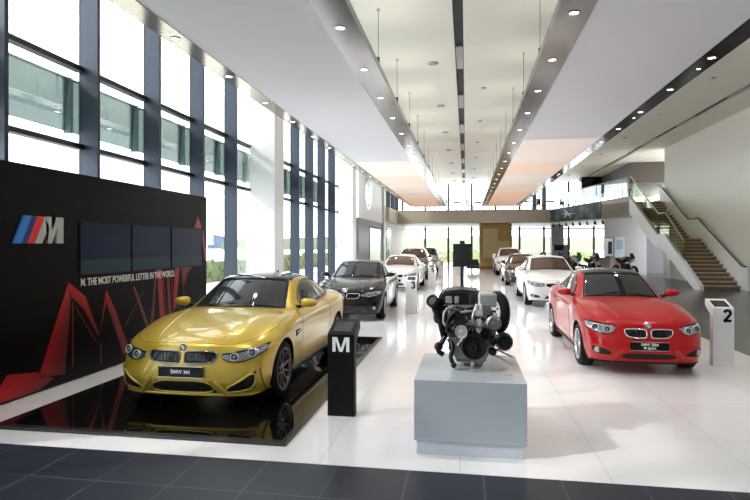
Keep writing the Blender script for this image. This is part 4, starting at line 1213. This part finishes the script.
# top cover
bm = B()
for a, b in (((-.31,.0,.60),(.10,.55,.755)),):
    prism(bm, [(-.345,.0,.56),(-.345,.0,.68),(-.29,.0,.745),(-.10,.0,.765),(.10,.0,.745),(.10,.0,.60),(-.08,.0,.585),(-.22,.0,.60)], (0,.50,0))
bmesh.ops.bevel(bm, geom=bm.edges[:], offset=.022, segments=3, affect='EDGES')
cv = obj('engine_cover', bm, BP, eg, smooth='auto', label='black plastic top cover')
bm = B(); box(bm, (-.26,-.006,.63), (-.19,.002,.70), .008); box(bm, (-.165,-.006,.63), (-.12,.002,.70), .008); box(bm, (-.28,-.003,.605), (.05,.002,.612), .002)
obj('cover_badge', bm, mat('badge_grey',(.45,.45,.47),.3,.7), cv)
bm = B(); box(bm, (-.02,-.03,.58), (.12,.42,.73), .02)
obj('coil_cover', bm, BP2, eg)
bm = B(); box(bm, (.075,-.05,.60), (.265,.18,.735), .018)
sb = obj('charge_cooler', bm, mat('pale_alloy',(.60,.60,.61),.35,.5), eg, label='pale silver box on top')
bm = B()
for q in range(5): box(bm, (.09,-.056,.615+q*.022), (.25,-.048,.625+q*.022), .002)
obj('cooling_fin', bm, STEEL, sb)
# hoses
def hose(name, pts, r, m, lab=None, n=14, ribs=False):
    P = [Vector(p) for p in pts]; out = []
    for i in range(len(P)-1):
        p0, p1, p2, p3 = P[max(i-1,0)], P[i], P[i+1], P[min(i+2,len(P)-1)]
        for k in range(8):
            t = k/8; out.append(.5*((2*p1)+(-p0+p2)*t+(2*p0-5*p1+4*p2-p3)*t*t+(-p0+3*p1-3*p2+p3)*t**3))
    out.append(P[-1]); rr = r
    if ribs: rr = [r*(1+.08*(k % 2)) for k in range(len(out))]
    bm = B(); tube(bm, out, rr, n); return obj(name, bm, m, eg, smooth=True, label=lab)
hose('intake_pipe', [(.24,.05,.69),(.29,.02,.70),(.335,.0,.64),(.35,.0,.53),(.325,.0,.42),(.27,.02,.38)], .050, BP, 'thick black intake pipe', ribs=True)
hose('intake_pipe', [(-.38,-.02,.64),(-.36,.0,.56),(-.31,.03,.46),(-.29,.05,.36),(-.27,.06,.28)], .038, BP)
bm = B(); lathe(bm, [(0,-.03),(.055,-.03),(.066,-.01),(.066,.03),(.05,.045),(.04,.03),(0,.03)], 24, Matrix.Translation((-.385,-.03,.645)) @ Matrix.Rotation(R(60),4,'X') @ Matrix.Rotation(R(-20),4,'Y'))
obj('pipe_flange', bm, BP2, eg, smooth='auto')
bm = B(); lathe(bm, [(0,-.10),(.07,-.10),(.10,-.06),(.10,.06),(.07,.10),(0,.10)], 24, Matrix.Translation((-.28,.10,.50)) @ Matrix.Rotation(R(20),4,'Y'))
obj('turbo_housing', bm, mat('violet_black',(.02,.018,.035),.3,.4), eg, smooth='auto')
hose('coolant_hose', [(-.26,-.02,.30),(-.31,-.03,.22),(-.33,-.03,.16),(-.28,-.02,.12)], .026, BP)
hose('coolant_hose', [(-.10,-.10,.50),(-.16,-.13,.55),(-.22,-.12,.48),(-.24,-.10,.36)], .020, BP2)
hose('coolant_hose', [(.05,-.12,.60),(.02,-.16,.50),(.08,-.15,.42),(.15,-.12,.46)], .016, ALU)
hose('coolant_hose', [(-.20,-.08,.40),(-.27,-.06,.44),(-.26,-.04,.55),(-.18,-.02,.60)], .018, ALU)
hose('oil_line', [(-.22,-.06,.28),(-.18,-.12,.22),(-.20,-.12,.12),(-.17,-.10,.04)], .022, BP)
hose('oil_line', [(.26,-.03,.30),(.30,-.05,.24),(.27,-.04,.18)], .013, STEEL)
hose('wiring_loom', [(-.15,-.08,.60),(-.05,-.11,.585),(.05,-.11,.60),(.14,-.09,.58),(.25,-.05,.56)], .012, BP)
hose('wiring_loom', [(.20,-.10,.56),(.23,-.14,.50),(.20,-.13,.42)], .009, BP)
hose('fuel_rail', [(-.10,-.12,.555),(.0,-.13,.57),(.10,-.12,.56)], .011, STEEL)
for (x, y, z, r) in ((-.33,-.02,.20,.045),(-.17,-.11,.04,.030),(.22,-.10,.18,.040)):
    bm = B(); lathe(bm, [(0,-.04),(r*.8,-.04),(r,-.02),(r,.02),(r*.8,.04),(r*.4,.05),(0,.05)], 18, Matrix.Translation((x,y,z)) @ Matrix.Rotation(R(80),4,'X')); obj('sensor_knob', bm, BP, eg, smooth='auto')
# accessories
bm = B(); lathe(bm, [(0,-.12),(.07,-.12),(.085,-.09),(.085,.02),(.07,.04),(0,.04)], 24, Matrix.Translation((.335,-.02,.275)) @ Matrix.Rotation(R(-90),4,'X') )
for q in range(10):
    th = 2*math.pi*q/10; box(bm, (-.006,-.0,.07), (.006,.06,.088), 0, M=Matrix.Translation((.335,-.06,.275)) @ Matrix.Rotation(th,4,'Y'))
obj('alternator', bm, ALU, eg)
pulley('crank_pulley', .03,.255-.015,.118,-.185,BP)
pulley('guide_pulley', -.095,.375,.062,-.165,mat('bright_alloy',(.75,.75,.73),.35,.7))
pulley('alternator_pulley', .335,.290,.068,-.165,BP)
pulley('guide_pulley', .225,.295,.036,-.165,BP, hub=False)
pulley('water_pump_pulley', .23,.46,.052,-.15,ALU)
pulley('guide_pulley', .145,.355,.050,-.15,BP, hub=False)
bm = B(); lathe(bm, [(.075,-.02),(.075,.02),(.06,.03),(.06,-.02)], 28, Matrix.Translation((.23,-.13,.46)) @ Matrix.Rotation(R(90),4,'X')); obj('thermostat_ring', bm, ALU, eg, smooth='auto')
# belt round the pulleys
def belt(circs, y, w=.022, t=.004):
    import itertools
    pts = []
    for (x, z, r) in circs:
        for k in range(48):
            th = 2*math.pi*k/48; pts.append((x+(r+t)*math.cos(th), z+(r+t)*math.sin(th)))
    pts = sorted(set(pts)); 
    def half(ps):
        h = []
        for p in ps:
            while len(h) >= 2 and (h[-1][0]-h[-2][0])*(p[1]-h[-2][1]) - (h[-1][1]-h[-2][1])*(p[0]-h[-2][0]) <= 0: h.pop()
            h.append(p)
        return h
    hull = half(pts)[:-1] + half(pts[::-1])[:-1]
    bm = B(); n = len(hull); cx = sum(p[0] for p in hull)/n; cz = sum(p[1] for p in hull)/n
    rings = []
    for (a, b) in hull:
        d = Vector((a-cx,0,b-cz)).normalized()*t
        rings.append([bm.verts.new(q) for q in ((a,y-w,b),(a,y+w,b),(a+d.x,y+w,b+d.z),(a+d.x,y-w,b+d.z))])
    for i in range(n):
        A_, B_ = rings[i], rings[(i+1)%n]
        for k in range(4): bm.faces.new((A_[k],A_[(k+1)%4],B_[(k+1)%4],B_[k]))
    return bm
obj('drive_belt', belt([(.03,.24,.118),(-.095,.375,.062),(.145,.355,.050)], -.165), RUBBER, eg)
obj('drive_belt', belt([(.335,.290,.068),(.225,.295,.036)], -.150), RUBBER, eg)
bm = B()
prism(bm, [(.055,-.16,.36),(.105,-.16,.36),(.115,-.16,.50),(.05,-.16,.50)], (0,.05,0)); bmesh.ops.bevel(bm, geom=bm.edges[:], offset=.014, segments=3, affect='EDGES')
obj('oil_filter_housing', bm, mat('bright_alloy',(.75,.75,.73),.35,.7), eg, smooth='auto', label='bright silver upright housing')
bm = B(); box(bm, (.03,-.15,.52), (.13,-.05,.61), .015); box(bm, (.045,-.16,.585), (.075,-.12,.64), .008); box(bm, (.09,-.16,.585), (.12,-.12,.64), .008); obj('throttle_body', bm, mat('pale_alloy',(.60,.60,.61),.35,.5), eg)
bm = B()
rnd = random.Random(11)
for q in range(46):
    x, z = rnd.uniform(-.22,.27), rnd.uniform(.30,.60); r = rnd.uniform(.006,.014)
    lathe(bm, [(r,0),(r,.018),(0,.018)], 6, Matrix.Translation((x,-.092-rnd.random()*.02,z)) @ Matrix.Rotation(R(90),4,'X'))
obj('cover_bolts', bm, STEEL, eg, kind='stuff')
bm = B()
for q in range(14):
    x, z = rnd.uniform(-.22,.24), rnd.uniform(.36,.58); s = rnd.uniform(.015,.035)
    box(bm, (x-s,-.13,z-s*.7), (x+s,-.08,z+s*.7), .006)
obj('bracket', bm, BP2, eg, kind='stuff')
bm = B(); tube(bm, [(.20,-.06,.16),(.42,-.10,.06)], .010, 8); tube(bm, [(.22,.0,.20),(.42,.0,.12)], .009, 8); obj('support_rod', bm, STEEL, eg)
bm = B(); tube(bm, [(.02,.02,0),(.02,.02,.10)], .030, 16); tube(bm, [(.02,.02,0),(.02,.02,.012)], .07, 20)
tube(bm, [(.02,.35,0),(.02,.35,.10)], .030, 16); obj('support_post', bm, STEEL, eg)
# sign on its pole
sg = empty('sign_stand', (-.045,6.7,0), 0, 'black sign board on a thin dark pole behind the engine plinth', 'sign')
M_SGN = mat('sign_black',(.014,.014,.016),.45)
bx('board', (-.108,-.012,1.62), (.108,.012,1.895), M_SGN, sg, bev=.003)
bx('pole', (-.021,.013,.02), (.021,.04,1.93), mat('pole_dark',(.03,.03,.033),.4,.4), sg)
bx('bracket', (-.03,-.03,1.62), (.03,-.012,1.93), M_SGN, sg, bev=.003)
bx('pole_base', (-.16,-.12,0), (.16,.16,.02), M_SGN, sg, bev=.004)

# ---------------- motorcycles, counters and stands under the walkway
def motorbike(loc, rz, col, lab, grp=None):
    r = empty('motorcycle', loc, rz, lab, 'motorcycle', grp, 1.12)
    for y in (0, 1.5):
        bm = B(); Mx = Matrix.Translation((0,y,.31)) @ Matrix.Rotation(R(90),4,'Y')
        lathe(bm, [(.21,-.05),(.27,-.065),(.31,-.03),(.31,.03),(.27,.065),(.21,.05),(.21,-.05)], 24, Mx)
        w_ = obj('wheel', bm, RUBBER, r, smooth=True)
        bm = B(); lathe(bm, [(.21,-.02),(.20,-.02),(.20,.02),(.21,.02)], 24, Mx); lathe(bm, [(0,-.04),(.04,-.04),(.04,.04),(0,.04)], 12, Mx)
        for q in range(5):
            th = 2*math.pi*q/5; tube(bm, [(0,y,.31),(0,y+.2*math.cos(th),.31+.2*math.sin(th))], .012, 6)
        obj('rim', bm, STEEL, w_)
    bm = B()
    for s in (-.09,.09): tube(bm, [(s,0,.31),(s,.18,.70),(s,.27,.95)], .022, 8)
    obj('fork', bm, STEEL, r, smooth=True)
    bm = B(); tube(bm, [(-.36,.42,1.06),(-.22,.30,1.05),(0,.26,1.0),(.22,.30,1.05),(.36,.42,1.06)], .016, 8); obj('handlebar', bm, DARK, r, smooth=True)
    bm = B(); tube(bm, [(0,.30,.78),(0,.42,.92),(0,.62,.94),(0,.80,.84)], [.07,.15,.16,.08], 12); obj('fuel_tank', bm, col, r, smooth=True)
    bm = B(); tube(bm, [(0,.78,.82),(0,1.0,.80),(0,1.25,.86),(0,1.5,.92)], [.08,.12,.11,.05], 10); obj('seat', bm, DARK, r, smooth=True)
    bm = B(); box(bm, (-.15,.45,.30), (.15,.92,.72), .05); tube(bm, [(-.25,.62,.42),(.25,.62,.42)], .09, 12); obj('motor', bm, ALUD, r)
    bm = B(); tube(bm, [(0,.27,.95),(0,.5,.35),(0,1.0,.35),(0,1.1,.75),(0,.5,.85)], .03, 8); tube(bm, [(.08,1.0,.4),(.08,1.5,.31)], .03, 8); obj('frame', bm, DARK, r, smooth=True)
    bm = B(); tube(bm, [(.14,.5,.32),(.17,1.0,.30),(.19,1.35,.42),(.2,1.65,.55)], [.03,.035,.055,.05], 10); obj('exhaust', bm, STEEL, r, smooth=True)
    bm = B(); tube(bm, [(0,.10,.90),(0,.20,.92)], [.09,.07], 14); obj('headlamp', bm, CHROME, r)
    bm = B(); prism(bm, [(-.13,.08,.95),(.13,.08,.95),(.10,.20,1.25),(-.10,.20,1.25)], (0,.02,.0)); obj('windscreen', bm, mat('smoke_screen',(.05,.06,.07),.1), r)
    return r
MG = mat('bike_white',(.6,.6,.6),.3,coat=1)
for (x, y, rz, c_, lab) in ((5.7,34.4,R(20),BLACKP,'black motorcycle on the grey floor, nearest the far window strip'),
   (6.75,34.6,R(24),MG,'motorcycle with a pale tank among the dark ones behind the white hatchback'),
   (7.75,34.5,R(18),GREYP,'dark motorcycle left of the beige counters'),
   (7.3,37.6,R(15),BLACKP,'black motorcycle in the back row left of the counters'),
   (6.1,37.4,R(22),GREYP,'graphite motorcycle at the back behind the dark display stand'),
   (9.45,33.6,R(20),BLACKP,'lone dark motorcycle before the grey wall beside the posters')):
    motorbike((x,y,0), rz, c_, lab)
ds = empty('display_stand', (6.3,40.2,0), 0, 'tall stand with a wide black top among the motorcycles', 'stand')
bx('column', (.25,-.2,0), (.65,.2,1.9), mat('stand_grey',(.22,.22,.22),.5), ds); bx('top', (-.3,-.3,1.5), (.35,.3,1.9), DARK, ds, bev=.05); bx('base', (-.5,-.35,0), (.7,.35,.05), DARK, ds)
M_BEI = mat('counter_beige',(.34,.28,.24),.5)
for x0, x1, lab in ((8.6,9.4,'beige counter left of the poster boards'), (9.75,10.25,'narrow beige counter nearer the grey wall')):
    x0 -= .6; x1 -= .6
    r = empty('counter', ((x0+x1)/2,36.4,0), 0, lab, 'counter'); w = (x1-x0)/2
    bx('cabinet', (-w,-.25,0), (w,.25,1.06), M_BEI, r, bev=.01); bx('counter_top', (-w-.03,-.28,1.06), (w+.03,.28,1.10), mat('counter_top',(.10,.09,.09),.4), r)
r = empty('poster_board', (8.95,37.3,0), 0, 'white poster board with a dark curved picture on the grey wall', 'poster')
bx('panel', (-.27,-.03,1.2), (.27,.03,2.3), WHITE, r); bx('picture', (-.02,-.04,1.3), (.22,-.03,2.1), mat('poster_dark',(.04,.04,.05),.4), r); bx('post', (-.03,.03,0), (.03,.06,1.25), DARK, r); bx('foot', (-.25,-.15,0), (.25,.18,.02), DARK, r)
r = empty('poster_board', (9.62,37.3,0), 0, 'pale blue white poster board right of the dark picture', 'poster')
bx('panel', (-.30,-.03,1.1), (.30,.03,2.4), mat('poster_pale',(.62,.68,.70),.4), r); bx('picture', (-.2,-.04,1.6), (.2,-.03,2.2), mat('poster_blue',(.35,.48,.55),.4), r); bx('post', (-.03,.03,0), (.03,.06,1.2), DARK, r); bx('foot', (-.25,-.15,0), (.25,.18,.02), DARK, r)
bx('q', (0,0,0),(.1,.1,.1), WHITE); bpy.data.objects.remove(bpy.data.objects['q'])
tag(bx('info_board', (4.60,36.0,0.0), (4.95,36.06,1.40), mat('board_blue',(.02,.05,.13),.4)), 'small upright blue board behind the white hatchback', 'board')
rb = empty('rollup_board', (-.60,36.5,0), 0, 'white stand with a dark picture right of kiosk 7', 'board')
bx('panel', (-.28,-.03,.0), (.28,.03,1.35), WHITE, rb); bx('picture', (-.05,-.045,.75), (.2,-.03,1.1), DARK, rb)
# armchairs and seats
def armchair(loc, rz, m, lab, grp=None):
    r = empty('armchair', loc, rz, lab, 'armchair', grp)
    bx('seat', (-.35,-.35,.22), (.35,.35,.44), m, r, bev=.05); bx('backrest', (-.38,.28,.25), (.38,.48,.85), m, r, bev=.06)
    for s in (-1,1): bx('armrest', (s*.38-.07,-.38,.20), (s*.38+.07,.40,.62), m, r, bev=.04)
    for x in (-.3,.3):
        for y in (-.3,.3): bx('leg', (x-.02,y-.02,0), (x+.02,y+.02,.23), STEEL, r)
    return r
SEATB = mat('black_leather',(.012,.012,.013),.4)
armchair((.50,40.2,0), R(0), SEATB, 'black armchair on the white floor between the two far rows of cars')
armchair((4.6,40.5,0), R(-30), SEATB, 'black armchair behind the dark brown sedan near the far windows')
armchair((5.6,41.4,0), R(60), SEATB, 'black armchair turned sideways near the far windows')
# mezzanine tables and chairs
def stool(loc, rz, lab, grp):
    r = empty('cafe_chair', loc, rz, lab, 'chair', grp)
    bx('seat', (-.22,-.22,.62), (.22,.22,.68), DARK, r, bev=.02); bx('backrest', (-.25,.14,.68), (.25,.26,1.18), DARK, r, bev=.02)
    for x in (-.18,.18):
        for y in (-.18,.18): tube_o = bx('leg', (x-.015,y-.015,0), (x+.015,y+.015,.62), DARK, r)
    return r
s0 = None
for k, (x, sgn) in enumerate(((-2.6,'left'),(-.8,'left'),(1.0,'left'),(4.9,'right'),(6.7,'right'),(8.5,'right'))):
    y = 46.5
    t_ = empty('cafe_table', (x,y,4.45), 0, 'high dark cafe table on the %s part of the upper floor' % sgn, 'table', 'cafe tables on the %s upper floor' % sgn)
    bm = B(); lathe(bm, [(0,.90),(.38,.90),(.38,.98),(0,.98)], 20); obj('tabletop', bm, DARK, t_)
    bm = B(); tube(bm, [(0,0,.02),(0,0,.92)], .04, 8); obj('leg', bm, DARK, t_)
    bm = B(); lathe(bm, [(0,0),(.25,0),(.25,.02),(0,.02)], 16); obj('base', bm, STEEL, t_)
    for dx in (-.62,.62):
        l_, g__ = 'high dark cafe chair beside a table on the %s part of the upper floor' % sgn, 'cafe chairs on the %s upper floor' % sgn
        if s0 is None: s0 = stool((x+dx,y,4.45), R(90 if dx > 0 else -90)*-1, l_, g__)
        else: place(s0, (x+dx,y,4.45), R(90 if dx > 0 else -90)*-1, l_, g__)
